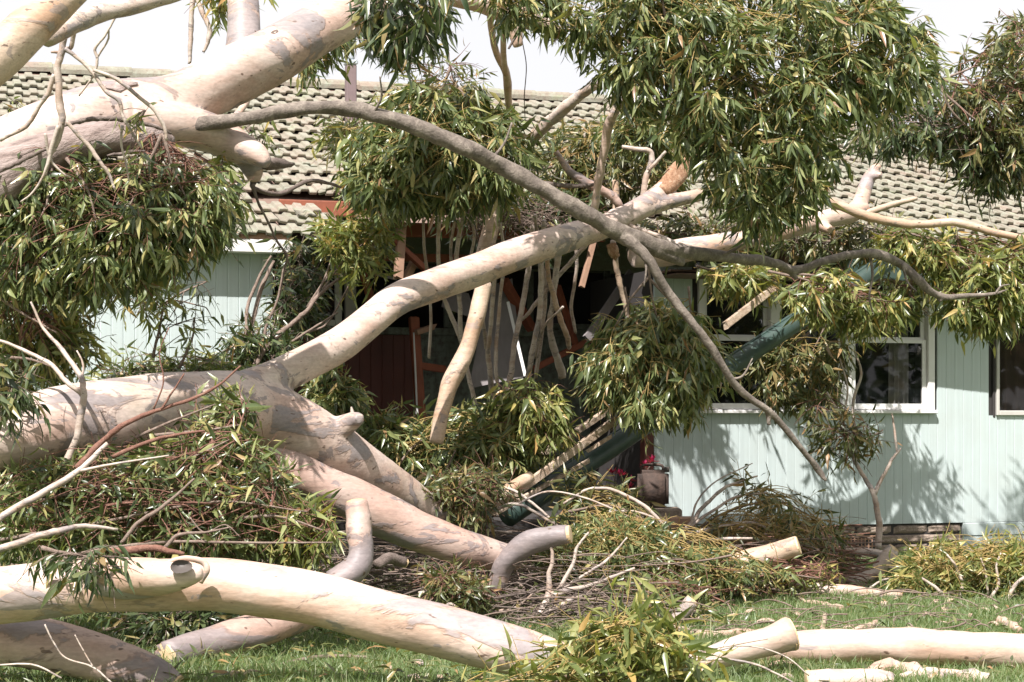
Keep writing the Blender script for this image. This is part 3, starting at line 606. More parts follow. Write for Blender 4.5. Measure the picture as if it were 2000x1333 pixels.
# F: bright front log with knot
F1 = yline([(-90, 1172, 118), (0, 1163, 112), (150, 1147, 106), (300, 1142, 106), (430, 1143, 108), (600, 1168, 104), (800, 1217, 104), (950, 1257, 100), (1060, 1288, 92), (1130, 1308, 80)], 6.0, 6.05)
knot = [(200, 1130, 5.95, 86), (280, 1128, 5.88, 80), (335, 1128, 5.82, 62), (378, 1122, 5.80, 40), (397, 1119, 5.80, 22)]
tF = forked('fallen_log', 'long bright cream log with a hollow knot lying across the front of the picture', 'log', 'log', [F1, knot], 'bark_pale', .011)
hk = P(350, 1107, 5.755); V = []; 
for f, dy in ((1, 0), (.75, .02), (.3, .04)):
    for q in np.linspace(0, 2*np.pi, 14, endpoint=False): V.append(hk + np.array((math.cos(q)*.042*f*(1.5 if math.cos(q) > 0 else 1), dy+.026*f*math.sin(q), math.sin(q)*.03*f)))
link('hollow', recentre(MB().add(np.array(V), [(j*14+i, j*14+(i+1) % 14, j*14+14+(i+1) % 14, j*14+14+i) for j in range(2) for i in range(14)]+[tuple(range(28, 42))]).mesh('hollow', True), tF.location), M['tin'], tF)
part(tF, 'bark_lip', [(318, 1108, 5.82, 7), (335, 1096, 5.82, 9), (365, 1091, 5.84, 12), (396, 1098, 5.86, 13), (404, 1114, 5.86, 13), (392, 1138, 5.87, 10)], 'bark_pale', sides=9)
# loose plates of old bark and small knots standing proud of the big trunks
def flakes(root, lists, n, mat='bark_grey', nk=5):
    axes = [tube(l, 6, 7, 0)[2] for l in lists]; base = np.array(root.location)
    for q in range(n+nk):
        X, T, r = axes[int(rng.integers(len(axes)))]; m = len(X); i0 = int(rng.integers(3, m-6)); a0 = rng.uniform(-.5, 1.6)   # facing the viewer and upwards
        f = lambda i, a, k: X[i] + (math.cos(a)*np.array((0, -1., 0)) + math.sin(a)*np.array((0, 0, 1.)))*r[i]*k
        if q < n:
            ni, na = int(rng.integers(2, 5)), 5; da = rng.uniform(.18, .5); V = []
            for i in range(ni+1):
                sh = rng.normal(0, .08); e = math.sin(math.pi*(i+.35)/(ni+.7))
                for j in range(na): V.append(f(min(i0+i, m-1), a0+sh+da*e*(j/(na-1)-.5)*rng.uniform(.8, 1.2), 1.035+(.03 if j in (0, na-1) else 0)*rng.random())-base)
            Fs = [(i*na+j, i*na+j+1, (i+1)*na+j+1, (i+1)*na+j) for i in range(ni) for j in range(na-1)]
            o = link('bark_plate', MB().add(V, Fs).mesh('bark_plate', True), M[mat], root); md = o.modifiers.new('t', 'SOLIDIFY'); md.thickness = .006
        else:
            c = f(i0, a0, .99); nrm = (f(i0, a0, 1.2)-c); nrm /= np.linalg.norm(nrm); u = T[i0]; w = np.cross(nrm, u); sz = rng.uniform(.007, .014); V = []
            for rr, hh in ((1.9, -.01), (1.25, .35), (.85, .42), (.5, .05)):
                for a in np.linspace(0, 2*np.pi, 10, endpoint=False): V.append(c-base+(u*math.cos(a)*1.4+w*math.sin(a))*sz*rr*rng.uniform(.9, 1.1)+nrm*sz*hh)
            Fs = [(k*10+j, k*10+(j+1) % 10, k*10+10+(j+1) % 10, k*10+10+j) for k in range(3) for j in range(10)]+[tuple(range(30, 40))]
            link('knot', MB().add(V, Fs).mesh('knot', True), M['bark_dark'], root)
flakes(tA, [A1], 3, 'torn', 3); flakes(tD, [D1, D2], 6, 'torn', 5)
# other logs
limb('fallen_log', 'dark mottled log lying on the grass beneath the bright front log at lower left', 'log', yline([(-80, 1235, 104), (40, 1252, 106), (140, 1272, 100), (220, 1292, 90), (290, 1318, 80), (340, 1345, 60)], 6.22, 6.12), 'bark_lilac', sides=22, cuts=(1,))
limb('fallen_log', 'short pinkish log slanting up behind the bright front log', 'log', yline([(325, 1282, 58), (400, 1262, 70), (500, 1232, 68), (590, 1204, 60), (660, 1180, 50)], 6.75, 7.2), 'bark_lilac', sides=20, jag0=.03, cuts=(0,))
G1 = yline([(1450, 1275, 40), (1530, 1268, 62), (1640, 1262, 66), (1760, 1261, 68), (1880, 1268, 70), (2000, 1275, 72), (2120, 1285, 74)], 6.75, 6.6)
limb('fallen_log', 'long smooth cream log lying on the grass at lower right', 'log', G1, 'bark_pale', sides=22)
g2 = yline([(1350, 1296, 34), (1420, 1276, 52), (1490, 1256, 58), (1545, 1238, 68)], 6.35, 6.4)
limb('fallen_log', 'short cut log end propped against the long cream log at lower right', 'log', g2, 'bark_pale', sides=20, cuts=(1,))
LOGS = [
 ('curved lilac log with a sawn end rising from the brush in the centre', yline([(968, 1150, 38), (985, 1105, 44), (1020, 1072, 48), (1060, 1052, 44), (1112, 1044, 36)], 8.1, 8.0), 'bark_lilac', (1,)),
 ('upright broken pale stub standing between the two front logs', yline([(697, 982, 42), (702, 1030, 48), (706, 1075, 50), (694, 1112, 58), (650, 1140, 52)], 7.0, 6.9), 'bark_lilac', (0,)),
 ('sawn pale log pointing right from the brush below the window', yline([(1385, 1140, 48), (1440, 1106, 50), (1500, 1084, 44), (1558, 1066, 38)], 9.1, 9.0), 'bark_tan', (1,)),
 ('stubby sawn log block half buried in the centre right brush', yline([(1355, 1118, 36), (1385, 1106, 36), (1415, 1092, 34)], 9.3, 9.25), 'bark_pale', (1,)),
 ('hooked log curling up in front of the foundation vent', yline([(1600, 1142, 22), (1670, 1136, 26), (1712, 1116, 28), (1735, 1085, 28), (1746, 1072, 24)], 9.9, 9.9), 'bark_stem', (1,)),
 ('flat pale log lying along the far edge of the grass', yline([(1540, 1148, 24), (1600, 1153, 28), (1660, 1155, 26), (1700, 1160, 20), (1760, 1166, 20)], 9.2, 9.2), 'bark_pale', ()),
 ('small grey stub poking up from the grass beside the brush', yline([(1305, 1222, 26), (1330, 1200, 28), (1352, 1174, 28)], 7.9, 7.9), 'bark_stem', (1,)),
 ('cream sawn log cropped by the bottom edge at lower right', yline([(1578, 1332, 48), (1640, 1328, 46), (1710, 1330, 44), (1740, 1334, 40)], 6.1, 6.1), 'bark_pale', (0,)),
 ('thin branch stub lying before the vent', yline([(1640, 1078, 14), (1690, 1078, 16), (1732, 1086, 18)], 10.2, 10.2), 'bark_stem', (1,)),
 ('broken brown log end under the pinkish log in the centre', yline([(790, 1100, 20), (760, 1090, 22), (735, 1105, 20)], 7.6, 7.5), 'bark_dark', (0,)),
 ('sawn orange-ended branch beside the green gutter', yline([(945, 1005, 22), (990, 960, 26), (1035, 932, 22)], 9.0, 9.2), 'bark_tan', (1,)),
]
for lab, pts, mt, cuts in LOGS: limb('log', lab, 'log', pts, mt, 'sawn and broken logs', sides=16, cuts=cuts, rough=.07, wob=.02)
# leaning limb
limb('broken_limb', 'tan leaning limb with a sawn top standing in front of the dark porch', 'tree limb', yline([(944, 553, 32), (936, 600, 32), (922, 650, 33), (904, 702, 34), (878, 752, 34), (863, 808, 31), (852, 866, 26)], 9.3, 9.15), 'bark_tan', sides=16, cuts=(0,), rough=.07)
limb('broken_limb', 'tan limb hanging down behind the rising fork above the porch', 'tree limb', yline([(985, 330, 26), (972, 390, 30), (960, 440, 33), (945, 500, 34), (938, 540, 30)], 10.2, 10.1), 'bark_tan', sides=14)
# trunk on right roof
tU = forked('fallen_tree', 'pale trunk resting on the right eave with a stub pointing up at the tiles', 'tree', 'trunk',
    [yline([(1235, 500, 44), (1300, 496, 52), (1400, 478, 42), (1510, 456, 36), (1605, 430, 36), (1660, 418, 36), (1690, 405, 24)], 10.5, 11.0), [(1655, 420, 10.95, 30), (1678, 400, 11.0, 32), (1694, 356, 11.1, 27), (1708, 332, 11.1, 20), (1718, 322, 11.1, 12)], [(1694, 345, 11.1, 20), (1722, 342, 11.05, 14)], [(1590, 432, 10.85, 30), (1622, 450, 10.75, 18)]], 'bark_pale', .014)
part(tU, 'side_branch', yline([(1690, 418, 14), (1740, 401, 12), (1790, 388, 8)], 10.95, 11.1), 'bark_tan', sides=8)
limb('fallen_branch', 'bare tan branch stretching right along the eave to the edge of the picture', 'branch', yline([(1612, 390, 16), (1645, 402, 18), (1690, 421, 19), (1740, 434, 18), (1801, 440, 16), (1861, 436, 16), (1930, 450, 15), (2040, 478, 13)], 9.95, 10.05), 'bark_tan', sides=10, wob=.1)
UB = [
 ('pale broken branch with a cream snapped tip above the roof ridge', yline([(1030, 276, 24), (1060, 246, 24), (1092, 216, 23), (1130, 188, 21), (1168, 164, 18)], 9.8, 9.4), 'bark_stem', 14),
 ('upright white branch crossing behind the grey branch', yline([(1158, 420, 15), (1170, 350, 16), (1182, 285, 17), (1190, 240, 20), (1212, 205, 15), (1240, 172, 12)], 9.2, 8.9), 'bark_pale', 10),
 ('twisting lilac branch curving down to the rising fork', yline([(1086, 296, 10), (1108, 330, 14), (1138, 355, 19), (1185, 376, 18), (1206, 396, 18), (1218, 420, 18)], 9.6, 9.7), 'bark_lilac', 10),
 ('crooked pale branch bending over at its top beside the splintered end', yline([(1215, 287, 8), (1245, 292, 10), (1270, 296, 11), (1274, 316, 12), (1262, 348, 12), (1256, 388, 13)], 9.7, 9.7), 'bark_stem', 8),
 ('thin forked twig standing beside the crooked pale branch', yline([(1300, 296, 6), (1280, 318, 7), (1268, 332, 8)], 9.65, 9.68), 'bark_stem', 7),
 ('dark dead stick lying flat behind the grey branch', yline([(1060, 356, 7), (1110, 362, 9), (1150, 362, 8), (1188, 353, 4)], 9.3, 9.2), 'bark_dark', 7),
 ('pale post-like stub standing behind the grey branch', yline([(1202, 420, 14), (1203, 385, 14), (1202, 352, 13)], 10.0, 10.0), 'bark_tan', 9),
 ('thin lilac branch running beside the grey branch over the window', yline([(1225, 440, 10), (1280, 458, 10), (1330, 480, 10), (1380, 492, 9), (1420, 500, 7)], 9.5, 9.3), 'bark_stem', 8),
 ('pale stem hanging in the sky at upper left, the straighter of two', yline([(378, -20, 10), (374, 40, 10), (372, 90, 9), (370, 125, 6)], 9.4, 9.4), 'bark_stem', 8),
 ('pale crooked stem hanging in the sky at upper left', yline([(384, -10, 8), (394, 25, 10), (408, 55, 10), (406, 80, 9), (397, 102, 5)], 9.3, 9.3), 'bark_stem', 8),
 ('white birch-like stem leaning on the roof behind the upper trunk', yline([(460, 230, 14), (480, 200, 14), (492, 170, 12)], 9.3, 9.6), 'bark_pale', 8),
 ('torn brown slab hanging under the rising fork', yline([(1192, 478, 20), (1196, 492, 24), (1206, 505, 14)], 9.6, 9.6), 'raw', 9),
]
for lab, pts, mt, sd_ in UB: limb('broken_branch', lab, 'branch', pts, mt, 'broken branches over the roof', sides=sd_, wob=.08, rough=.09, jag1=.01)
STEMS = [
 ([(862, 405, 7), (858, 440, 8), (857, 503, 8), (862, 560, 8), (876, 600, 9), (902, 671, 10)], 'wavy thin stem nearest the hanging red post'),
 ([(906, 400, 7), (902, 433, 8), (892, 496, 9), (896, 573, 9), (898, 643, 9), (912, 720, 9), (930, 800, 9)], 'thin pale stem passing left of the leaning tan limb'),
 ([(965, 540, 9), (960, 610, 9), (955, 665, 9), (952, 690, 10), (957, 740, 11), (960, 795, 11)], 'thin stem just right of the leaning tan limb'),
 ([(936, 560, 6), (942, 620, 8), (950, 680, 9)], 'short stem joining the fork right of the leaning limb'),
 ([(1040, 440, 9), (1038, 490, 11), (1030, 540, 11), (1021, 598, 11), (1004, 678, 11), (997, 740, 11), (985, 790, 9)], 'slanting pale stem in front of the leaning white sheet'),
 ([(1062, 430, 9), (1058, 503, 11), (1054, 601, 11), (1040, 690, 11), (1030, 750, 11), (1020, 792, 9)], 'straight pale stem right of the leaning white sheet'),
 ([(1070, 470, 8), (1070, 520, 9), (1078, 565, 11), (1092, 610, 11), (1108, 655, 11), (1112, 680, 9)], 'stem ending in a broken orange tip inside the porch'),
 ([(1092, 440, 12), (1086, 500, 13), (1079, 590, 12), (1077, 650, 13), (1090, 700, 15), (1098, 735, 17)], 'thickest hanging stem with a frayed torn foot'),
 ([(1145, 478, 8), (1110, 515, 9), (1077, 552, 8), (1040, 600, 8), (1020, 625, 6)], 'stem slanting across the other hanging stems'),
 ([(1198, 470, 11), (1203, 520, 11), (1212, 560, 11), (1222, 600, 9), (1226, 640, 6)], 'tan stem leading down into the hanging ball of leaves'),
 ([(1100, 600, 5), (1062, 640, 5), (1045, 700, 5)], 'thinnest stem slanting behind the straight pale stem'),
 ([(1045, 420, 6), (1052, 480, 7), (1066, 560, 7), (1060, 640, 8), (1046, 740, 8)], 'wavy stem between the two straighter pale stems'),
 ([(975, 430, 6), (985, 500, 7), (976, 590, 7), (968, 700, 8), (975, 780, 7)], 'faint stem right behind the leaning tan limb'),
 ([(826, 430, 5), (830, 500, 6), (842, 600, 6), (838, 700, 6)], 'thin stem hanging over the dark red boards'),
 ([(1120, 450, 7), (1128, 520, 7), (1118, 600, 7), (1124, 650, 6)], 'right one of the hanging stems before the dark window'),
 ([(890, 420, 5), (880, 480, 6), (884, 540, 6)], 'short stem left under the centre leaves'),
 ([(918, 420, 6), (926, 460, 6), (916, 520, 6)], 'short bare stem under the centre leaves'),
]
for k, (pts, lab) in enumerate(STEMS): limb('bare_branch', lab, 'branch', yline(pts, 9.75+.06*(k % 5), 10.1+.05*(k % 4)), 'bark_stem' if k not in (6, 9) else 'bark_tan', 'bare stems hanging before the porch', sides=8, wob=.12, rough=.08, jag1=.012)
# bare hanging branch at upper left
tH = thing('hanging_branch', 'bare pale twigs dangling in front of the upper trunk at the left', 'branch', P(122, 77, 7.2))
for pts in ([(125, 65, 13), (120, 100, 14), (112, 140, 14), (116, 210, 15), (122, 245, 14), (110, 280, 12), (96, 310, 8), (88, 345, 5)], [(106, 145, 9), (92, 180, 10), (74, 206, 9), (49, 245, 9), (0, 275, 7)], [(126, 95, 9), (150, 112, 8), (175, 137, 8), (205, 180, 8), (231, 199, 8), (238, 225, 7), (252, 250, 6), (277, 290, 4)],
            [(182, 137, 7), (225, 155, 8), (266, 187, 8), (300, 212, 8), (318, 240, 8), (326, 275, 6)], [(130, 238, 8), (155, 265, 9), (178, 290, 9), (200, 325, 8), (212, 340, 7), (225, 372, 4)], [(226, 32, 5), (205, 70, 5), (186, 95, 6), (190, 115, 6), (184, 145, 5), (154, 188, 3)],
            [(212, 55, 4), (210, 80, 4), (190, 112, 5)], [(144, 62, 10), (138, 92, 9), (128, 100, 8)], [(115, 245, 9), (100, 290, 9), (92, 320, 7), (80, 352, 5), (60, 380, 4), (40, 395, 3)], [(88, 260, 7), (92, 290, 6), (104, 320, 5), (130, 345, 4)], [(240, 245, 6), (236, 275, 5), (246, 320, 4), (252, 355, 3)], [(100, 102, 5), (118, 102, 6), (132, 92, 5)]):
    part(tH, 'stem', yline(pts, 7.2, 7.25), 'bark_stem', sides=7, wob=.1, rough=.08)
# foreground / left bare twigs
TW_ = [
 ('pale forked stem standing in front of the forked trunk at left', [[(128, 905, 7.2, 15), (150, 853, 7.2, 15), (164, 776, 7.2, 14), (154, 737, 7.2, 11), (119, 688, 7.25, 9), (84, 643, 7.3, 6), (60, 590, 7.3, 4)], [(164, 772, 7.2, 11), (133, 748, 7.2, 10), (101, 713, 7.25, 9), (35, 678, 7.3, 7), (-20, 660, 7.3, 5)], [(160, 745, 7.2, 4), (162, 710, 7.2, 4), (150, 685, 7.2, 3)]], 'bark_stem'),
 ('long reddish twig sloping up over the forked trunk', [[(150, 915, 6.95, 13), (196, 867, 7, 12), (245, 828, 7, 11), (315, 800, 7.05, 8), (380, 778, 7.1, 7), (430, 750, 7.1, 5), (470, 715, 7.1, 3)], [(220, 893, 7, 9), (290, 862, 7, 8), (350, 848, 7, 6), (400, 842, 7, 4)], [(315, 800, 7.05, 5), (335, 770, 7.05, 4), (360, 730, 7.05, 3)], [(300, 800, 7.0, 4), (320, 745, 7, 3), (312, 690, 7, 2.5), (330, 640, 7, 2)]], 'twig_red'),
 ('pale stem rising from the left edge over the left brush', [[(-30, 1022, 6.8, 15), (0, 1006, 6.8, 15), (80, 961, 6.85, 14), (150, 921, 6.9, 12), (210, 866, 6.95, 9)], [(150, 921, 6.9, 7), (230, 905, 6.9, 5), (330, 890, 6.9, 3)]], 'bark_stem'),
 ('lower pale stem lying along the left brush', [[(-30, 1082, 6.7, 16), (40, 1058, 6.7, 15), (100, 1040, 6.7, 14), (165, 1030, 6.75, 10), (230, 1035, 6.8, 6)]], 'bark_stem'),
 ('curved bare twig in the middle of the left brush', [[(238, 1060, 6.7, 8), (268, 1025, 6.7, 8), (310, 995, 6.7, 8), (345, 965, 6.7, 6), (380, 935, 6.7, 4)], [(322, 1070, 6.7, 8), (350, 1045, 6.7, 7), (400, 1040, 6.7, 5), (450, 1030, 6.7, 3)], [(370, 1010, 6.7, 3), (400, 1040, 6.7, 3), (440, 1025, 6.7, 2.5), (470, 1050, 6.7, 2)]], 'twig_brown'),
 ('peeling red branch lying just above the bright front log', [[(215, 1078, 6.3, 14), (260, 1072, 6.3, 16), (310, 1072, 6.3, 14), (360, 1082, 6.3, 8)]], 'twig_red'),
 ('thin white twig in the grass at the lower left corner', [[(88, 1220, 5.75, 3.5), (105, 1255, 5.75, 3.5), (128, 1285, 5.75, 3.5), (180, 1303, 5.75, 4), (222, 1338, 5.75, 4)], [(146, 1240, 5.75, 2.5), (165, 1275, 5.75, 3), (182, 1303, 5.75, 3)], [(-20, 1300, 5.7, 4), (60, 1298, 5.7, 4), (120, 1325, 5.7, 4)]], 'bark_stem'),
 ('brown twig lying on shaded grass under the front log', [[(440, 1340, 6.5, 6), (540, 1300, 6.7, 8), (640, 1282, 6.9, 8), (720, 1284, 6.9, 6)]], 'twig_brown'),
 ('branching brown stem rising beside the crushed porch at left', [[(498, 720, 9.6, 13), (525, 671, 9.65, 12), (574, 629, 9.7, 10), (600, 605, 9.7, 9), (623, 576, 9.75, 8), (658, 548, 9.8, 6), (705, 515, 9.8, 3)], [(486, 715, 9.7, 8), (483, 650, 9.7, 8), (485, 600, 9.75, 7), (504, 545, 9.8, 6), (530, 500, 9.8, 4)], [(510, 705, 9.75, 6), (520, 640, 9.8, 6), (540, 590, 9.8, 5), (555, 520, 9.8, 4)], [(620, 578, 9.75, 5), (640, 530, 9.8, 4), (656, 480, 9.8, 3)], [(630, 565, 9.75, 4), (680, 500, 9.8, 3), (720, 470, 9.8, 2)], [(600, 650, 9.75, 4), (640, 630, 9.8, 4), (680, 560, 9.8, 3)], [(560, 675, 9.7, 5), (600, 648, 9.7, 5), (660, 610, 9.7, 3)], [(490, 640, 9.8, 8), (510, 560, 9.85, 9), (535, 510, 9.9, 6)]], 'twig_brown'),
 ('pale bare branch fanning up from the centre brush pile', [[(1045, 1222, 7.9, 18), (1062, 1190, 7.95, 15), (1076, 1160, 8, 13), (1076, 1120, 8, 10), (1080, 1085, 8, 7), (1070, 1050, 8, 4)], [(1078, 1165, 8, 15), (1100, 1155, 8, 13), (1140, 1148, 8.05, 9), (1190, 1130, 8.1, 8), (1240, 1110, 8.1, 5)], [(1086, 1160, 8, 9), (1120, 1100, 8, 8), (1128, 1070, 8, 6), (1150, 1040, 8, 4)], [(1100, 1150, 8.05, 6), (1170, 1105, 8.05, 6), (1200, 1080, 8.1, 5), (1225, 1050, 8.1, 3)], [(1060, 1200, 7.9, 10), (1100, 1180, 7.9, 12), (1130, 1165, 7.9, 7)]], 'bark_stem'),
 ('arching bare stems of the brush below the wide window', [[(1330, 1043, 9.7, 9), (1350, 1020, 9.7, 9), (1370, 991, 9.7, 8), (1400, 962, 9.7, 7), (1430, 946, 9.7, 6), (1480, 930, 9.7, 3)], [(1335, 1044, 9.7, 10), (1380, 1034, 9.7, 9), (1410, 1026, 9.7, 8), (1470, 1020, 9.7, 6), (1525, 1048, 9.7, 4)], [(1345, 1030, 9.7, 7), (1390, 998, 9.7, 6), (1440, 970, 9.75, 5), (1500, 962, 9.8, 3)], [(1350, 1018, 9.75, 5), (1362, 980, 9.8, 4), (1400, 940, 9.8, 3), (1470, 905, 9.8, 2)], [(1340, 1060, 9.6, 8), (1400, 1055, 9.6, 7), (1470, 1052, 9.6, 5)], [(1350, 1070, 9.6, 6), (1420, 1090, 9.6, 5), (1480, 1070, 9.6, 4)]], 'bark_stem'),
 ('pale crooked twigs of the brush on the grass at far right', [[(1850, 1185, 9.2, 10), (1880, 1172, 9.2, 9), (1930, 1166, 9.2, 8), (1948, 1140, 9.2, 7), (1945, 1105, 9.2, 5), (1955, 1080, 9.2, 3)], [(1850, 1083, 9.2, 4), (1870, 1110, 9.2, 6), (1882, 1145, 9.2, 7), (1872, 1170, 9.2, 8)], [(1800, 1130, 9.2, 5), (1830, 1150, 9.2, 7), (1855, 1178, 9.2, 8)], [(2010, 1125, 9.1, 8), (1985, 1140, 9.1, 8), (1962, 1180, 9.1, 9), (1960, 1195, 9.1, 8)], [(1820, 1190, 9.2, 5), (1880, 1203, 9.2, 6), (1960, 1205, 9.2, 5)], [(1930, 1165, 9.2, 5), (1925, 1120, 9.2, 5), (1915, 1090, 9.2, 3)]], 'bark_stem'),
 ('looping bare twigs in front of the green gutter', [[(905, 1030, 8.9, 6), (960, 1000, 8.9, 7), (1010, 985, 8.9, 7), (1060, 1010, 8.9, 6), (1095, 1030, 8.9, 5)], [(940, 990, 9, 5), (985, 955, 9, 6), (1040, 985, 9, 6), (1098, 1035, 9, 4)], [(1100, 985, 9.2, 5), (1150, 955, 9.2, 6), (1200, 960, 9.2, 7), (1260, 990, 9.2, 8), (1300, 1030, 9.2, 6)], [(1190, 1000, 9.2, 4), (1240, 1000, 9.2, 5), (1300, 1020, 9.2, 5)], [(870, 1015, 8.9, 5), (900, 1030, 8.9, 5), (1000, 1040, 8.9, 4)], [(1010, 985, 8.9, 4), (1070, 960, 8.9, 4), (1150, 975, 8.9, 4), (1230, 1010, 8.9, 4)]], 'bark_stem'),
 ('thin twigs arching over the long cream log at lower right', [[(1180, 1345, 5.9, 5), (1290, 1300, 5.9, 5), (1400, 1288, 5.9, 5), (1480, 1300, 5.9, 5), (1560, 1340, 5.9, 4)], [(1360, 1285, 5.95, 3), (1450, 1262, 5.95, 3), (1530, 1280, 5.95, 3), (1580, 1320, 5.95, 3)], [(1350, 1275, 6, 4), (1420, 1262, 6, 4), (1500, 1248, 6, 3)]], 'bark_stem'),
]
for lab, ls, mt in TW_:
    t_ = thing('bare_branch', lab, 'branch', P(*ls[0][0][:3]), 'bare branches and twigs')
    for l in ls: part(t_, 'stem', l, mt, sides=7, wob=.14, rough=.09)
# sapling by the wall
sp_ = thing('broken_sapling', 'slender upright forked sapling stem standing before the mint wall', 'branch', P(1715, 1072, 10.4))
for l in ([(1715, 1072, 13), (1717, 1031, 13), (1713, 995, 12), (1707, 966, 11), (1690, 935, 9), (1672, 905, 8), (1655, 866, 7), (1640, 815, 6), (1615, 766, 4)], [(1671, 900, 6), (1668, 840, 6), (1668, 783, 6), (1682, 731, 5), (1668, 685, 3)], [(1708, 966, 10), (1722, 935, 8), (1735, 911, 7), (1748, 890, 6), (1760, 876, 4)], [(1752, 884, 5), (1748, 850, 5), (1742, 808, 3)], [(1660, 870, 5), (1690, 860, 4), (1725, 840, 3)], [(1645, 825, 4), (1655, 760, 4), (1640, 700, 2)]):
    part(sp_, 'stem', yline(l, 10.4, 10.4), 'bark_stem', sides=7, wob=.1)

# ------------------------------------------------------------------ leafy branches
def leaf_template(curve, fold, wid):
    ts = [0, .22, .55, 1.0]; V = [(0, 0, 0)]
    for t in (.25, .6):
        w = wid*(1 if t < .5 else .72); cx = curve*t*(1-t)*1.2; z = -fold*t*t
        V += [(cx-w, t, z+w*.35), (cx, t, z), (cx+w, t, z+w*.35)]
    V.append((curve*.35, 1.0, -fold)); V = np.array(V)
    return V, [(0, 2, 1), (0, 3, 2), (1, 2, 5, 4), (2, 3, 6, 5), (4, 5, 7), (5, 6, 7)]
LT = [leaf_template(c, f, w) for c, f, w in ((.2, .12, .098), (-.26, .2, .112), (.06, .05, .085), (-.12, .36, .118), (.42, .22, .085), (0, .45, .13), (-.36, .1, .07))]
LTM = {}
def leaf_mesh(k, mat):
    if (k, mat) not in LTM:
        me = MB().add(*LT[k]).mesh('leaf', True); me.materials.append(M[mat]); LTM[(k, mat)] = me
    return LTM[(k, mat)]
def inpoly(x, y, poly):
    p = np.array(poly, float); q = np.roll(p, -1, 0); c = np.zeros(x.shape, bool)
    for (x0, y0), (x1, y1) in zip(p, q): c ^= ((y0 > y) != (y1 > y)) & (x < (x1-x0)*(y-y0)/(y1-y0+1e-9)+x0)
    return c
def polydist(x, y, poly):
    p = np.array(poly, float); q = np.roll(p, -1, 0); d = np.full(x.shape, 1e9)
    for a, b in zip(p, q):
        ab = b-a; t = np.clip(((x-a[0])*ab[0]+(y-a[1])*ab[1])/(ab@ab+1e-9), 0, 1); d = np.minimum(d, np.hypot(x-a[0]-t*ab[0], y-a[1]-t*ab[1]))
    return d
def sample_vol(poly, n, Y, thick, front=.6):
    p = np.array(poly, float); lo, hi = p.min(0), p.max(0); xs = np.empty(0); ys = np.empty(0)
    while len(xs) < n:
        x = rng.uniform(lo[0], hi[0], n*2); y = rng.uniform(lo[1], hi[1], n*2); k = inpoly(x, y, poly); xs = np.r_[xs, x[k]]; ys = np.r_[ys, y[k]]
    xs, ys = xs[:n], ys[:n]; d = polydist(xs, ys, poly); sz = .5*min(hi-lo); e = np.clip(d/(sz*.8), 0, 1); half = thick/2*np.sqrt(1-(1-e)**2)
    u = rng.uniform(-1, 1, n); fr = rng.random(n) < front; u = np.where(fr, -np.abs(u)**.4, u)
    Yd = Y*K + u*half + .05*rng.normal(0, 1, n)*thick
    return np.stack([(xs-CX)/F*Yd, Yd, CAMH+(HOR-ys)/F*Yd], 1)
def bez(P0, P1, P2, t): return P0*(1-t)**2 + 2*P1*t*(1-t) + P2*t*t
def twig_tubes(P0, P1, P2, r0, r1, K=5, sides=3):
    n = len(P0); T = np.linspace(0, 1, K); X = np.stack([bez(P0, P1, P2, t) for t in T], 1)       # n,K,3
    d = P2-P0; d /= np.linalg.norm(d, axis=1)[:, None]+1e-9
    a = np.cross(d, np.array((.3, .5, .81))); a /= np.linalg.norm(a, axis=1)[:, None]+1e-9; b = np.cross(d, a)
    rr = (r0[:, None]*(1-T)+r1[:, None]*T); ang = np.arange(sides)*2*np.pi/sides
    V = X[:, :, None, :] + rr[:, :, None, None]*(np.cos(ang)[None, None, :, None]*a[:, None, None, :] + np.sin(ang)[None, None, :, None]*b[:, None, None, :])
    base = (np.arange(n)*K*sides)[:, None]; f = []
    for i in range(K-1):
        for j in range(sides): k = (j+1) % sides; f.append((i*sides+j, i*sides+k, (i+1)*sides+k, (i+1)*sides+j))
    f = np.array(f); Fl = (base[:, :, None] + f[None]).reshape(-1)
    return V.reshape(-1, 3), Fl, np.full(n*len(f), 4)
UPV = np.array((0, 0, 1.))
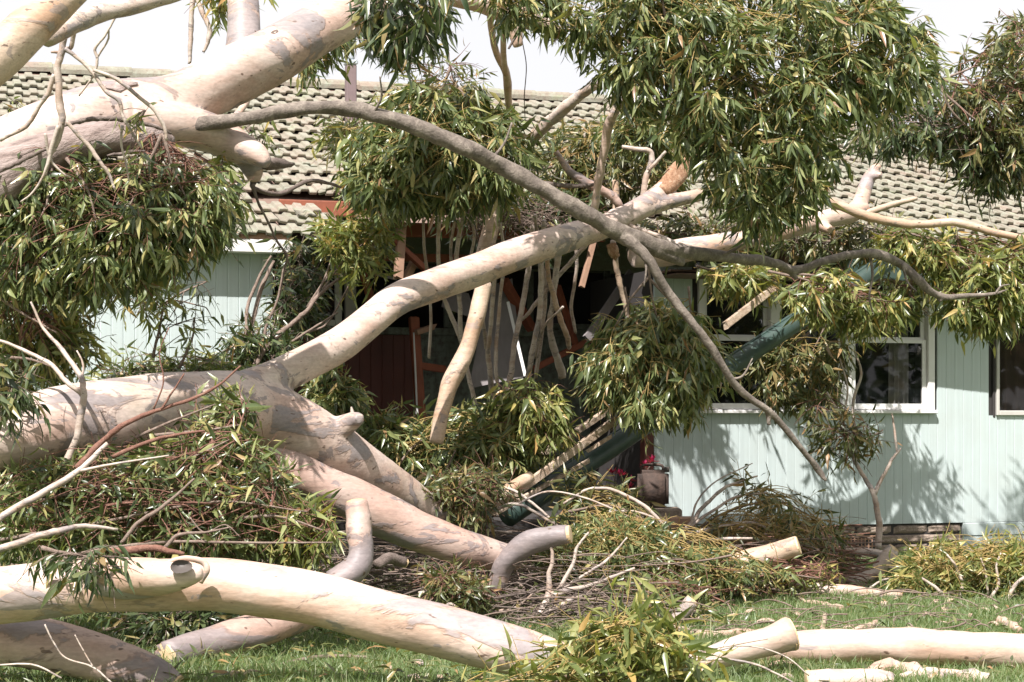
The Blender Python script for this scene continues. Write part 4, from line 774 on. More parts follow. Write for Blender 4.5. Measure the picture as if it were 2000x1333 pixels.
def leafy(label, poly, Y, thick, n_spray, skel, mat='leaf', twig='twig_yel', hang=.7, L=.115, per=10, n_ind=45, group='leafy broken branches', drift=(0, 0, 0), nsub=None, arc=.18, front=.6, skel_r=.012, rand=.55, name='leafy_branch', cat='branch', spray_len=.42, bare=None, mg=21):
    if bare is None: bare = max(8, n_spray//7)
    """skel: list of pixel polylines (px,py[,Y]) of woody stems; sprays of leaves droop from them through the outlined volume"""
    loc = P(skel[0][0][0], skel[0][0][1], skel[0][0][2] if len(skel[0][0]) > 2 else Y); root = thing(name, label, cat, loc, group); drift = np.array(drift, float)
    sk = []
    for l in skel:
        pts = [(q[0], q[1], q[2] if len(q) > 2 else Y) for q in l]; A = [(a, b, y, (skel_r*2*F0/y)*(1-.65*i/max(1, len(pts)-1))) for i, (a, b, y) in enumerate(pts)]
        V, Fs, (X, _, _) = tube(A, 7, 5, .1, wob=.15); sk.append(X); link('branch', recentre(MB().add(V, Fs).mesh('branch', True), loc), M['twig_brown'], root)
    sk = np.concatenate(sk)
    nsub = nsub or max(6, n_spray//9); E = sample_vol(poly, nsub, Y, thick, .4)
    dist = np.linalg.norm(E[:, None]-sk[None], axis=2)*(1+.35*rng.random((nsub, len(sk)))); P0 = sk[dist.argmin(1)]; Ln = np.linalg.norm(E-P0, axis=1)[:, None]
    P1 = (P0+E)/2 + UPV*arc*Ln + rng.normal(0, .08, E.shape)*Ln
    tv, tf, tsz = twig_tubes(P0, P1, E, np.full(nsub, .0055), np.full(nsub, .0025), 7, 4)
    ts = np.linspace(.15, 1, 9); nodes = np.concatenate([bez(P0, P1, E, t) for t in ts]+[sk])
    Es = sample_vol(poly, n_spray, Y, thick, front); cl = rng.random(n_spray) < .55; pk = rng.integers(0, nsub, n_spray); Es = np.where(cl[:, None], E[pk]+rng.normal(0, .11, (n_spray, 3))*np.array((1, 1, .9)), Es)
    bi = np.empty(n_spray, int)
    for k in range(0, n_spray, 200):
        d = np.linalg.norm(Es[k:k+200, None]-nodes[None], axis=2)
        # prefer nodes above the spray tip so that it hangs
        d = np.abs(d-.12)*(1+.5*rng.random(d.shape)) + hang*.35*np.clip(Es[k:k+200, None, 2]-nodes[None, :, 2], 0, None); bi[k:k+200] = d.argmin(1)
    Q0 = nodes[bi]; dv = Es-Q0; Ld = np.linalg.norm(dv, axis=1)[:, None]
    tip = Q0 + dv/np.maximum(Ld, 1e-4)*np.maximum(Ld, spray_len*.6); Ld = np.linalg.norm(tip-Q0, axis=1)[:, None]
    Q1 = (Q0+tip)/2 + UPV*(arc+.1)*Ld*hang + rng.normal(0, .1, tip.shape)*Ld
    tx, ty = CX+tip[:, 0]/tip[:, 1]*F, HOR-(tip[:, 2]-CAMH)/tip[:, 1]*F; kp = inpoly(tx, ty, poly) | (polydist(tx, ty, poly) < 22+mg*1.3)
    Q0, Q1, tip, Ld = Q0[kp], Q1[kp], tip[kp], Ld[kp]; n_spray = len(tip)
    v2, f2, s2 = twig_tubes(Q0, Q1, tip, np.full(n_spray, .0036), np.full(n_spray, .0016), 5, 3)
    if bare:
        B0 = nodes[rng.integers(0, len(nodes), bare)]; B2 = sample_vol(poly, bare, Y-.1*thick, thick, .8); B2 = B0+(B2-B0)*np.minimum(1, .75/np.linalg.norm(B2-B0, axis=1))[:, None]; lb = np.linalg.norm(B2-B0, axis=1)[:, None]
        v3, f3, s3 = twig_tubes(B0, (B0+B2)/2+UPV*.2*lb+rng.normal(0, .13, B0.shape)*lb, B2, rng.uniform(.003, .0068, bare), np.full(bare, .0013), 7, 4); f3 = f3+len(tv); tv = np.vstack([tv, v3]); tf = np.r_[tf, f3]; tsz = np.r_[tsz, s3]
    me = mesh_np('twigs', np.vstack([tv, v2])-loc, np.r_[tf, f2+len(tv)], np.r_[tsz, s2]); o = link('twigs', me, M[twig], root); o['kind'] = 'stuff'
    # leaves
    per = round(per*1.28); n = n_spray*per; si = np.repeat(np.arange(n_spray), per); t0 = np.clip(1-spray_len/Ld[si, 0], .08, .8); t = (t0+(1-t0)*np.clip((np.tile(np.arange(per), n_spray)+.7+rng.normal(0, .3, n))/per, 0, 1))[:, None]
    pos = bez(Q0[si], Q1[si], tip[si], t); tan = 2*(1-t)*(Q1[si]-Q0[si])+2*t*(tip[si]-Q1[si]); tan /= np.linalg.norm(tan, axis=1)[:, None]+1e-9
    sg = np.cross(tan, rng.normal(0, .5, (n_spray, 3))[si]+np.array((0, 1., .2))); sg /= np.linalg.norm(sg, axis=1)[:, None]+1e-9; sg *= np.where(np.tile(np.arange(per), n_spray) % 2, 1, -1)[:, None]
    d = tan*.5 + sg*.5 - UPV*hang*.8 + drift + rng.normal(0, rand*.62, (n, 3)); d[t[:, 0] > .93] += tan[t[:, 0] > .93]; d /= np.linalg.norm(d, axis=1)[:, None]
    nr = rng.normal(0, .8, (n, 3)) + np.array((0, -.25, .45)); s = np.cross(d, nr); s /= np.linalg.norm(s, axis=1)[:, None]+1e-9; nr = np.cross(s, d)
    ln = 1.02*L*np.clip(rng.normal(1, .34, n), .35, 1.8); kk = rng.integers(0, len(LT), n); pos = pos + d*.006
    mid = pos + d*ln[:, None]*.6; mx_, my_ = CX+mid[:, 0]/mid[:, 1]*F, HOR-(mid[:, 2]-CAMH)/mid[:, 1]*F          # trim stragglers far from the clump
    ok = inpoly(mx_, my_, poly) | (polydist(mx_, my_, poly) < rng.exponential(mg, n))
    pos, d, nr, s, ln, kk = pos[ok], d[ok], nr[ok], s[ok], ln[ok], kk[ok]; n = len(pos)
    near = np.argsort(pos[:, 1]); ind = set(near[:n_ind*3][rng.permutation(min(n, n_ind*3))[:n_ind]].tolist()) if n_ind else set()
    Vs, Fl, Sz, off = [], [], [], 0; Rm = np.stack([s, d, nr], 2)
    isind = np.zeros(n, bool); isind[list(ind)] = True
    for k, (lv, lf) in enumerate(LT):
        w = np.where((kk == k) & ~isind)[0]
        if not len(w): continue
        VV = np.einsum('nij,vj->nvi', Rm[w]*ln[w, None, None], lv)+pos[w, None]; Vs.append(VV.reshape(-1, 3))
        flat = np.array([i for f in lf for i in f]); Fl.append((flat[None]+(np.arange(len(w))*len(lv))[:, None]+off).ravel()); Sz.append(np.tile([len(f) for f in lf], len(w))); off += len(w)*len(lv)
    me = mesh_np('leaves', np.concatenate(Vs)-loc, np.concatenate(Fl), np.concatenate(Sz)); o = link('leaves', me, M[mat], root); o['kind'] = 'stuff'
    for i in ind:
        o = link('leaf', leaf_mesh(int(kk[i]), mat), None, root); A = np.eye(4); A[:3, :3] = Rm[i]*ln[i]; A[:3, 3] = pos[i]-loc; o.matrix_local = Matrix(A.tolist())
    return root
f1 = [(900, -60), (975, 20), (990, 60), (1040, 50), (1105, 70), (1115, 110), (1160, 140), (1165, 185), (1225, 195), (1255, 240), (1300, 262), (1352, 300), (1385, 400), (1430, 450), (1490, 460), (1560, 430), (1610, 400), (1632, 330), (1640, 255), (1700, 240), (1780, 205), (1815, 190), (1828, 120), (1805, 60), (1750, 30), (1735, -60)]
leafy('huge curtain of drooping green gum leaves filling the upper right of the picture', f1, 8.6, 1.3, 1150, [[(1285, -60, 8.4), (1300, 28, 8.3), (1335, 88, 8.25), (1385, 130, 8.25), (1430, 150, 8.3)], [(1335, 88, 8.25), (1360, 180, 8.3), (1400, 260, 8.4), (1440, 330, 8.5)], [(1370, -30, 8.4), (1470, 40, 8.35), (1580, 90, 8.3), (1700, 150, 8.4)], [(1480, -60, 8.5), (1600, 0, 8.5), (1740, 60, 8.6)], [(1430, 150, 8.3), (1520, 200, 8.3), (1600, 280, 8.4)], [(1000, -60, 8.7), (1060, 0, 8.6), (1120, 60, 8.6)], [(1200, -60, 8.6), (1220, 60, 8.5), (1250, 140, 8.5)]], 'leaf', 'twig_yel', .8, .105, 13, 140, drift=(.18, 0, 0), arc=.1, rand=.42, bare=300)
leafy('olive tree crown with reddish bare twigs beyond the eave at the right edge', [(1850, 160), (1885, 110), (1930, 70), (2040, 20), (2040, 350), (1960, 350), (1900, 310), (1850, 230)], 10.4, 1.3, 330, [[(1820, 150, 10), (1880, 165, 10), (1950, 165, 10.2), (2040, 150, 10.4)], [(1830, 170, 10), (1900, 230, 10), (1960, 270, 10.1), (2040, 300, 10.2)], [(1830, 160, 10), (1900, 130, 10.1), (1980, 90, 10.2)]], 'leaf_dry', 'twig_red', .5, .10, 11, 40, arc=.15)
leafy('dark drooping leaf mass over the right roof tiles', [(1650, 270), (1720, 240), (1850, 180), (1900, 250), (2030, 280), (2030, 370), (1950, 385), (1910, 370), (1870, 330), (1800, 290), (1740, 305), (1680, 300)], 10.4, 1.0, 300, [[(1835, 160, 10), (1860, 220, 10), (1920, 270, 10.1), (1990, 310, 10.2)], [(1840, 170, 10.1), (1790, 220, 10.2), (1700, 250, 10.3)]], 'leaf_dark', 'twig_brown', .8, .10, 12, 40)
leafy('thick green leaf clump hanging over the middle of the roof behind the grey branch', [(665, 350), (690, 290), (740, 225), (800, 175), (850, 160), (920, 175), (985, 200), (1030, 260), (1045, 320), (1010, 380), (950, 410), (860, 415), (760, 415), (700, 395)], 9.6, 1.2, 640, [[(880, 130, 9.5), (860, 180, 9.5), (830, 240, 9.5), (780, 290, 9.5)], [(880, 150, 9.5), (930, 220, 9.4), (970, 290, 9.4)], [(860, 180, 9.5), (880, 270, 9.3), (880, 330, 9.3)], [(760, 170, 9.7), (745, 230, 9.6), (730, 300, 9.5)]], 'leaf', 'twig_yel', .85, .115, 12, 110, arc=.12, rand=.45)
leafy('pale sunlit leaves beside the flue on the roof tiles', [(622, 250), (690, 235), (715, 270), (700, 310), (650, 300)], 10.0, .5, 50, [[(720, 230, 10), (680, 250, 10), (640, 270, 10)]], 'leaf_yel', 'twig_yel', .6, .10, 9, 20)
leafy('large dark leaves hanging from the top edge against the white sky', [(705, 15), (745, -40), (880, -40), (875, 50), (850, 100), (800, 125), (745, 115), (715, 85)], 7.3, .6, 95, [[(640, -20, 7.3), (720, 10, 7.3), (760, 40, 7.3)], [(760, -40, 7.3), (800, 10, 7.3), (815, 60, 7.3)], [(850, -50, 7.3), (850, 20, 7.3)]], 'leaf_dark', 'bark_stem', 1.0, .125, 9, 90, rand=.32)
leafy('leaf tuft hanging in the sky behind the upper trunk', [(565, 85), (600, 40), (650, 30), (690, 50), (675, 100), (620, 140), (580, 130)], 9.6, .6, 90, [[(690, 0, 9.5), (650, 30, 9.5), (610, 70, 9.5)]], 'leaf', 'twig_yel', .9, .10, 10, 25)
leafy('small leaf tuft at the top edge left of the upright limb', [(400, -40), (520, -40), (500, 20), (445, 40), (425, 55), (405, 20)], 9.4, .4, 45, [[(430, -50, 9.4), (430, 0, 9.4)], [(500, -50, 9.4), (480, -5, 9.4)]], 'leaf_yel', 'twig_red', .8, .10, 9, 20)
leafy('wiry twig spray with few leaves sticking up over the ridge in the middle', [(760, 130), (830, 80), (900, 120), (960, 160), (900, 190), (800, 180)], 9.6, .5, 40, [[(900, 210, 9.6), (860, 170, 9.6), (820, 120, 9.6)], [(890, 190, 9.6), (880, 130, 9.6)]], 'leaf_dry', 'twig_red', .2, .09, 4, 15, arc=.3)
f6 = [(-30, 380), (60, 335), (140, 305), (250, 335), (330, 320), (410, 330), (458, 375), (462, 425), (432, 480), (390, 515), (325, 535), (270, 565), (170, 590), (60, 590), (-30, 600)]
leafy('dense dark leaf clump hanging below the upper trunk at left', f6, 7.7, .95, 800, [[(110, 290, 7.5), (100, 340, 7.5), (90, 400, 7.4), (60, 460, 7.4)], [(320, 265, 7.5), (330, 310, 7.5), (350, 360, 7.5), (380, 420, 7.5)], [(315, 265, 7.5), (290, 320, 7.5), (260, 390, 7.45), (220, 450, 7.4)], [(130, 310, 7.5), (170, 370, 7.4), (190, 440, 7.4)]], 'leaf', 'twig_red', .8, .095, 13, 120, arc=.1, rand=.5)
leafy('loose yellow-green leaves at the left edge above the forked trunk', [(-30, 590), (70, 590), (150, 600), (185, 640), (175, 700), (110, 740), (40, 770), (-30, 800)], 8.1, .6, 240, [[(-30, 560, 7.5), (40, 610, 7.5), (110, 650, 7.5)], [(-30, 700, 7.4), (50, 700, 7.4), (110, 720, 7.4)]], 'leaf_yel', 'twig_red', .5, .095, 10, 60)
leafy('leaves lying along the back of the forked trunk before the mint wall', [(150, 770), (190, 725), (330, 700), (430, 700), (470, 730), (430, 745), (250, 765)], 8.9, .5, 130, [[(170, 770, 8.9), (280, 735, 8.9), (420, 720, 8.9)]], 'leaf', 'twig_brown', .2, .10, 9, 40, mg=26)
leafy('thin drooping leaf sprig hanging in front of the left mint wall', [(255, 555), (320, 540), (340, 590), (315, 640), (265, 650), (240, 600)], 8.6, .3, 26, [[(230, 570, 8.5), (290, 570, 8.6), (320, 590, 8.6)]], 'leaf_yel', 'twig_brown', .8, .10, 8, 30, mg=26)
leafy('bare-stemmed leaf sprig reaching right in front of the left mint wall', [(290, 590), (350, 540), (420, 550), (425, 640), (380, 690), (310, 700)], 8.7, .3, 16, [[(300, 700, 8.6), (310, 650, 8.6), (330, 590, 8.7), (400, 600, 8.7)], [(310, 600, 8.7), (350, 575, 8.7), (405, 550, 8.7)], [(350, 720, 8.7), (375, 660, 8.7), (380, 620, 8.7)]], 'leaf', 'twig_brown', .5, .095, 4, 30, mg=26)
leafy('yellow-green bush of leaves beside the exposed red beams', [(630, 440), (690, 405), (755, 425), (765, 480), (740, 540), (690, 560), (650, 540), (630, 490)], 9.9, .5, 120, [[(600, 600, 9.9), (640, 540, 9.9), (690, 470, 9.9)], [(640, 540, 9.9), (700, 520, 9.9), (740, 460, 9.9)]], 'leaf_yel', 'twig_yel', .3, .10, 10, 40, arc=.05)
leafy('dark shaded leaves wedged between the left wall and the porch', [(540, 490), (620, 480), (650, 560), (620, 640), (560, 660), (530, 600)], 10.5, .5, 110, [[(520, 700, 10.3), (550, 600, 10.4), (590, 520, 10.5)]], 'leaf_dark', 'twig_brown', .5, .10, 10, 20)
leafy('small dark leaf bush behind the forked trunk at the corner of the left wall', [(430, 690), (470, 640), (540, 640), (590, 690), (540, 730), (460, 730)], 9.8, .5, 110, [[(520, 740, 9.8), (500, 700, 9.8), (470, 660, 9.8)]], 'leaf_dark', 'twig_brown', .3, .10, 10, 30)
leafy('leaves in the shade under the rising fork', [(590, 780), (650, 725), (690, 740), (700, 800), (690, 830), (640, 810)], 9.6, .5, 120, [[(640, 830, 9.6), (650, 780, 9.6), (680, 740, 9.6)]], 'leaf', 'twig_yel', .5, .10, 11, 30)
leafy('green leafy heap piled on the ground before the porch', [(700, 850), (750, 815), (820, 830), (900, 810), (960, 790), (1040, 840), (1070, 890), (1000, 930), (900, 940), (830, 950), (760, 910)], 9.65, .8, 430, [[(760, 940, 9.4), (800, 880, 9.4), (840, 850, 9.4)], [(950, 950, 9.4), (960, 880, 9.4), (1000, 840, 9.4)], [(860, 940, 9.3), (890, 880, 9.3)]], 'leaf', 'twig_yel', .4, .105, 11, 80, arc=.25, mg=26)
leafy('yellow-tipped leaf bush with red twigs before the peeling porch wall', [(975, 790), (1015, 745), (1075, 760), (1118, 815), (1105, 865), (1050, 880), (1000, 850)], 9.5, .5, 120, [[(1040, 740, 9.5), (1050, 780, 9.5), (1060, 830, 9.5)], [(1040, 745, 9.5), (1010, 790, 9.5)]], 'leaf_yel', 'twig_red', .8, .10, 10, 50, arc=.25, mg=26)
f11 = [(1140, 725), (1165, 670), (1215, 625), (1290, 600), (1350, 615), (1395, 660), (1425, 695), (1420, 730), (1380, 770), (1350, 815), (1295, 832), (1240, 828), (1195, 790), (1150, 760)]
leafy('round ball of drooping leaves hanging from twigs before the wall corner', f11, 9.6, 1.0, 480, [[(1262, 480, 9.4), (1268, 540, 9.4), (1275, 590, 9.4), (1290, 640, 9.4)], [(1268, 540, 9.4), (1235, 580, 9.4), (1200, 640, 9.4)], [(1268, 545, 9.4), (1310, 590, 9.4), (1350, 640, 9.4)], [(1220, 560, 9.5), (1228, 610, 9.5), (1220, 680, 9.4)], [(1345, 560, 9.5), (1350, 620, 9.5)]], 'leaf', 'twig_yel', .95, .10, 12, 110, arc=.06, rand=.4, nsub=90, bare=60)
leafy('pale sunlit leaf spray hanging before the wide window', [(1530, 570), (1560, 535), (1640, 540), (1720, 560), (1770, 580), (1750, 640), (1680, 655), (1620, 640), (1580, 625), (1540, 600)], 10.2, .5, 140, [[(1500, 530, 10.1), (1580, 550, 10.1), (1660, 575, 10.1), (1740, 590, 10.1)], [(1560, 535, 10.1), (1640, 545, 10.1)]], 'leaf_yel', 'twig_red', .6, .11, 9, 70, mg=26)
leafy('shaded leaves covering the middle of the wide window', [(1440, 700), (1500, 650), (1580, 620), (1660, 650), (1650, 720), (1640, 790), (1570, 810), (1520, 790), (1460, 740)], 11.2, .45, 190, [[(1640, 560, 11.15), (1610, 640, 11.15), (1570, 720, 11.15)], [(1620, 620, 11.15), (1540, 680, 11.15), (1480, 710, 11.15)], [(1640, 640, 11.15), (1650, 720, 11.15)]], 'leaf_dry', 'twig_yel', .6, .10, 10, 60)
leafy('leaf tuft at the upper left corner of the wide window', [(1370, 530), (1440, 520), (1520, 530), (1540, 570), (1460, 575), (1400, 570)], 10.3, .4, 80, [[(1360, 520, 10.2), (1440, 540, 10.2), (1520, 550, 10.2)]], 'leaf_yel', 'twig_yel', .6, .10, 9, 25)
leafy('olive leaves drooping along the right eave at the edge of the picture', [(1690, 470), (1760, 455), (1850, 465), (2040, 480), (2040, 600), (1960, 640), (1890, 645), (1840, 610), (1860, 560), (1800, 520)], 10.2, .9, 420, [[(1760, 450, 10.1), (1840, 480, 10.1), (1900, 540, 10.1), (1960, 580, 10.1)], [(1860, 440, 10.1), (1880, 500, 10.1), (1870, 580, 10.1)], [(1980, 460, 10.1), (1990, 540, 10.1)]], 'leaf_yel', 'twig_red', .75, .105, 11, 90, mg=26)
leafy('leaf tuft hanging over the right end of the wide window', [(1740, 560), (1800, 560), (1810, 600), (1780, 640), (1740, 620)], 10.3, .4, 45, [[(1780, 530, 10.2), (1780, 570, 10.2), (1770, 610, 10.2)]], 'leaf', 'twig_red', .8, .10, 9, 20)
leafy('yellowish leaf litter caught on the roof behind the splintered limb', [(1045, 280), (1110, 250), (1200, 250), (1290, 260), (1335, 330), (1330, 370), (1220, 400), (1120, 390), (1060, 360)], 10.8, .7, 330, [[(1060, 330, 10.6), (1150, 310, 10.6), (1250, 320, 10.6)], [(1100, 360, 10.6), (1200, 370, 10.6), (1300, 360, 10.6)]], 'leaf_dry', 'twig_yel', .5, .10, 10, 60)
leafy('leaves drooping behind the rising fork near the splintered end', [(1170, 250), (1260, 200), (1290, 250), (1320, 290), (1270, 300), (1200, 290)], 10.0, .5, 120, [[(1240, 180, 9.9), (1230, 240, 9.9), (1260, 270, 9.9)]], 'leaf', 'twig_yel', .7, .10, 10, 30)
leafy('dark twiggy leaf debris lying along the broken eave above the window', [(1250, 430), (1400, 430), (1600, 440), (1700, 430), (1850, 470), (1800, 510), (1640, 510), (1500, 480), (1360, 500), (1270, 480)], 11.25, .4, 300, [[(1260, 450, 11.15), (1400, 465, 11.15), (1560, 480, 11.15)], [(1600, 470, 11.15), (1700, 480, 11.15), (1820, 490, 11.15)]], 'leaf_dry', 'twig_brown', .4, .10, 9, 50)
leafy('tangle of bare twigs with few leaves under the broken roof edge', [(880, 395), (1000, 380), (1140, 395), (1150, 470), (1060, 520), (960, 500), (890, 480)], 10.3, .5, 34, [[(880, 400, 10.3), (960, 430, 10.3), (1060, 440, 10.3)], [(1130, 390, 10.3), (1100, 450, 10.3), (1060, 510, 10.3)], [(940, 400, 10.3), (930, 450, 10.3), (950, 520, 10.3)]], 'leaf_dark', 'twig_brown', .4, .10, 6, 20, bare=150, mg=30)
leafy('fan of fine reddish twigs dangling between the torn trunk and the left leaf clump', [(240, 290), (420, 300), (440, 370), (380, 400), (270, 390)], 7.65, .3, 16, [[(315, 262, 7.6), (330, 285, 7.6), (345, 300, 7.6)], [(300, 258, 7.6), (290, 280, 7.6)]], 'leaf_yel', 'twig_red', .9, .08, 4, 12, bare=80, mg=20)
leafy('dark leaf litter heaped over the broken roof edge in the middle', [(880, 400), (1000, 370), (1120, 380), (1180, 420), (1120, 460), (1020, 440), (960, 420)], 10.6, .6, 190, [[(900, 400, 10.6), (1000, 400, 10.6), (1120, 420, 10.6)]], 'leaf_dark', 'twig_red', .5, .10, 9, 30)
leafy('leafy twigs on the sapling before the mint wall', [(1570, 810), (1600, 780), (1660, 800), (1700, 830), (1745, 855), (1700, 885), (1640, 905), (1590, 875)], 10.4, .4, 75, [[(1655, 866, 10.4), (1640, 815, 10.4), (1615, 766, 10.4)], [(1668, 880, 10.4), (1690, 860, 10.4), (1725, 845, 10.4)]], 'leaf_dry', 'twig_red', .5, .095, 8, 60)
leafy('bright large-leafed branch in the foreground at the bottom centre', [(1080, 1275), (1130, 1235), (1180, 1185), (1240, 1175), (1300, 1205), (1330, 1240), (1370, 1300), (1390, 1350), (880, 1350), (960, 1325), (1020, 1300)], 5.75, .6, 170, [[(860, 1370, 5.7), (1000, 1330, 5.7), (1120, 1280, 5.7), (1200, 1220, 5.7)], [(1120, 1360, 5.7), (1230, 1300, 5.7), (1320, 1240, 5.7)], [(1000, 1350, 5.65), (1150, 1320, 5.65), (1300, 1320, 5.65)]], 'leaf_yel', 'twig_yel', -.05, .10, 8, 250, arc=.1, rand=.9, bare=40, mg=45)
leafy('tangled heap of wilting leaves and red twigs between the trunks at left', [(-30, 930), (100, 900), (250, 880), (400, 850), (500, 850), (560, 930), (610, 990), (640, 1020), (640, 1060), (600, 1090), (300, 1100), (-30, 1100)], 7.3, .9, 820, [[(-30, 1000, 7.1), (150, 960, 7.1), (330, 910, 7.1), (470, 850, 7.1)], [(-30, 1060, 7), (200, 1020, 7), (420, 980, 7), (600, 1000, 7)], [(100, 1090, 6.9), (300, 1060, 6.9), (500, 1060, 6.9), (650, 1060, 6.9)]], 'leaf', 'twig_red', .25, .09, 7, 150, arc=.25, rand=.7, bare=150, mg=22)
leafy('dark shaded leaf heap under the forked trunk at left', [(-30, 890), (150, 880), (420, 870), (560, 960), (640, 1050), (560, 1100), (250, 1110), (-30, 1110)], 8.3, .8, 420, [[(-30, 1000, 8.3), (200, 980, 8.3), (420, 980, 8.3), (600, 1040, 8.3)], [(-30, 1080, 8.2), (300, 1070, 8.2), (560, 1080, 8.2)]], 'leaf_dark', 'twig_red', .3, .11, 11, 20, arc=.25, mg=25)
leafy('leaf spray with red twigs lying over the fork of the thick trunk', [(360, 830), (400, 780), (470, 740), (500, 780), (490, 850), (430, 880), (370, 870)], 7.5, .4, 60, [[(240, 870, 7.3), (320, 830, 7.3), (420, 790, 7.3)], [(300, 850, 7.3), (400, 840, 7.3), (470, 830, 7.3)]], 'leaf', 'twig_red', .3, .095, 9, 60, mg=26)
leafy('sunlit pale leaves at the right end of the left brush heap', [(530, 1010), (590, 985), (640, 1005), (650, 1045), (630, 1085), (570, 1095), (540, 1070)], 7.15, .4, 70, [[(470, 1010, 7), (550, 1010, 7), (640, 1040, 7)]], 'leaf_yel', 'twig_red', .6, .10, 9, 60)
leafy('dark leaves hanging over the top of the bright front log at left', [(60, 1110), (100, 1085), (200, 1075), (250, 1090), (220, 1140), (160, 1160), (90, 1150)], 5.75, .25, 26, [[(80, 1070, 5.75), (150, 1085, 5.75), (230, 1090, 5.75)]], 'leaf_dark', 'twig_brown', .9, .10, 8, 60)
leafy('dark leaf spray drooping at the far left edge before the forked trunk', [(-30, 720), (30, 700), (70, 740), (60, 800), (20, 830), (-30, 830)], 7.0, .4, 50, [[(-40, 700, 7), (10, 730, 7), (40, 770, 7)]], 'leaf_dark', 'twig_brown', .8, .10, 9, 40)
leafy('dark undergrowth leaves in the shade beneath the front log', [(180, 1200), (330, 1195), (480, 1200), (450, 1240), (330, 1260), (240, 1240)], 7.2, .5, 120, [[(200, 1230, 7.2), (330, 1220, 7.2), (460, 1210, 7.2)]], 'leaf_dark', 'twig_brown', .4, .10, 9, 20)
leafy('brush of leaves lying behind the pinkish log at the foot of the trunk', [(820, 960), (880, 930), (960, 930), (1000, 970), (950, 1020), (880, 1040), (840, 1010)], 8.9, .6, 170, [[(820, 1010, 8.8), (890, 980, 8.8), (970, 960, 8.8)]], 'leaf_dry', 'twig_red', .3, .08, 9, 40, arc=.3, bare=90, mg=26)
leafy('brush pile of olive leaves in the centre right before the rusty can', [(1020, 1085), (1090, 1035), (1180, 1010), (1290, 1030), (1345, 1065), (1560, 1120), (1320, 1160), (1200, 1165), (1100, 1150)], 8.9, .9, 560, [[(1080, 1160, 8.7), (1130, 1100, 8.7), (1200, 1050, 8.7)], [(1090, 1170, 8.7), (1200, 1130, 8.7), (1320, 1100, 8.7)], [(1110, 1000, 9.1), (1200, 990, 9.1), (1300, 1040, 9)]], 'leaf', 'twig_yel', .3, .075, 10, 70, arc=.25, bare=160, mg=18)
leafy('low leaf brush among dark sticks left of the curved lilac log', [(830, 1120), (890, 1110), (930, 1130), (960, 1165), (960, 1195), (900, 1200), (850, 1170)], 8.0, .5, 130, [[(830, 1180, 7.9), (900, 1150, 7.9), (1000, 1180, 7.9)]], 'leaf_dry', 'twig_red', .2, .08, 9, 30, arc=.3, bare=60, mg=15)
leafy('low leaf brush with red twigs at the near edge of the stick pile', [(1180, 1150), (1280, 1140), (1350, 1135), (1390, 1155), (1370, 1185), (1280, 1200), (1200, 1195)], 8.3, .5, 150, [[(1180, 1190, 8.2), (1280, 1170, 8.2), (1400, 1160, 8.2)]], 'leaf', 'twig_red', .2, .08, 9, 30, arc=.3, bare=70, mg=16)
leafy('orange-twigged leaf brush lying at the foot of the green gutter', [(1090, 1000), (1110, 950), (1180, 945), (1260, 975), (1290, 1010), (1200, 1010)], 9.4, .5, 70, [[(1110, 1010, 9.3), (1160, 970, 9.3), (1240, 980, 9.3)]], 'leaf_dry', 'twig_yel', .3, .09, 9, 30, arc=.3, bare=50, mg=26)
leafy('arching brush of dark leaves leaning on the mint wall under the window', [(1350, 1050), (1400, 990), (1460, 945), (1540, 950), (1610, 985), (1640, 1050), (1650, 1100), (1590, 1130), (1500, 1090), (1420, 1070)], 9.9, .9, 125, [[(1340, 1050, 9.8), (1420, 1000, 9.8), (1520, 980, 9.8), (1600, 1020, 9.8)], [(1350, 1060, 9.7), (1450, 1050, 9.7), (1560, 1080, 9.7)]], 'leaf_dry', 'twig_yel', .35, .08, 10, 70, arc=.25, bare=130, mg=26)
leafy('yellow-green leaves around the sawn log below the window', [(1450, 1135), (1520, 1112), (1600, 1105), (1650, 1130), (1600, 1155), (1500, 1165)], 9.15, .35, 60, [[(1420, 1140, 8.9), (1500, 1120, 8.9), (1600, 1130, 8.9)]], 'leaf_yel', 'twig_red', .2, .075, 9, 40, arc=.3, bare=60, rand=.7, mg=12)
leafy('fresh yellow-green leaf brush lying on the grass at the right edge', [(1750, 1140), (1780, 1080), (1850, 1060), (1920, 1070), (2040, 1055), (2040, 1165), (1920, 1165), (1830, 1165)], 9.4, .6, 330, [[(1860, 1180, 9.3), (1840, 1120, 9.3), (1800, 1090, 9.3)], [(1880, 1175, 9.3), (1950, 1120, 9.3), (2020, 1090, 9.3)], [(1930, 1170, 9.3), (1900, 1100, 9.3)]], 'leaf_yel', 'twig_yel', .1, .075, 10, 70, arc=.2, bare=110, rand=.7, mg=26)
leafy('leaf sprig lying on the grass at the right end of the front log', [(1290, 1210), (1340, 1190), (1400, 1195), (1450, 1210), (1420, 1225), (1340, 1230)], 8.0, .3, 22, [[(1290, 1220, 8), (1380, 1215, 8), (1440, 1215, 8)]], 'leaf', 'twig_yel', .1, .10, 6, 20)
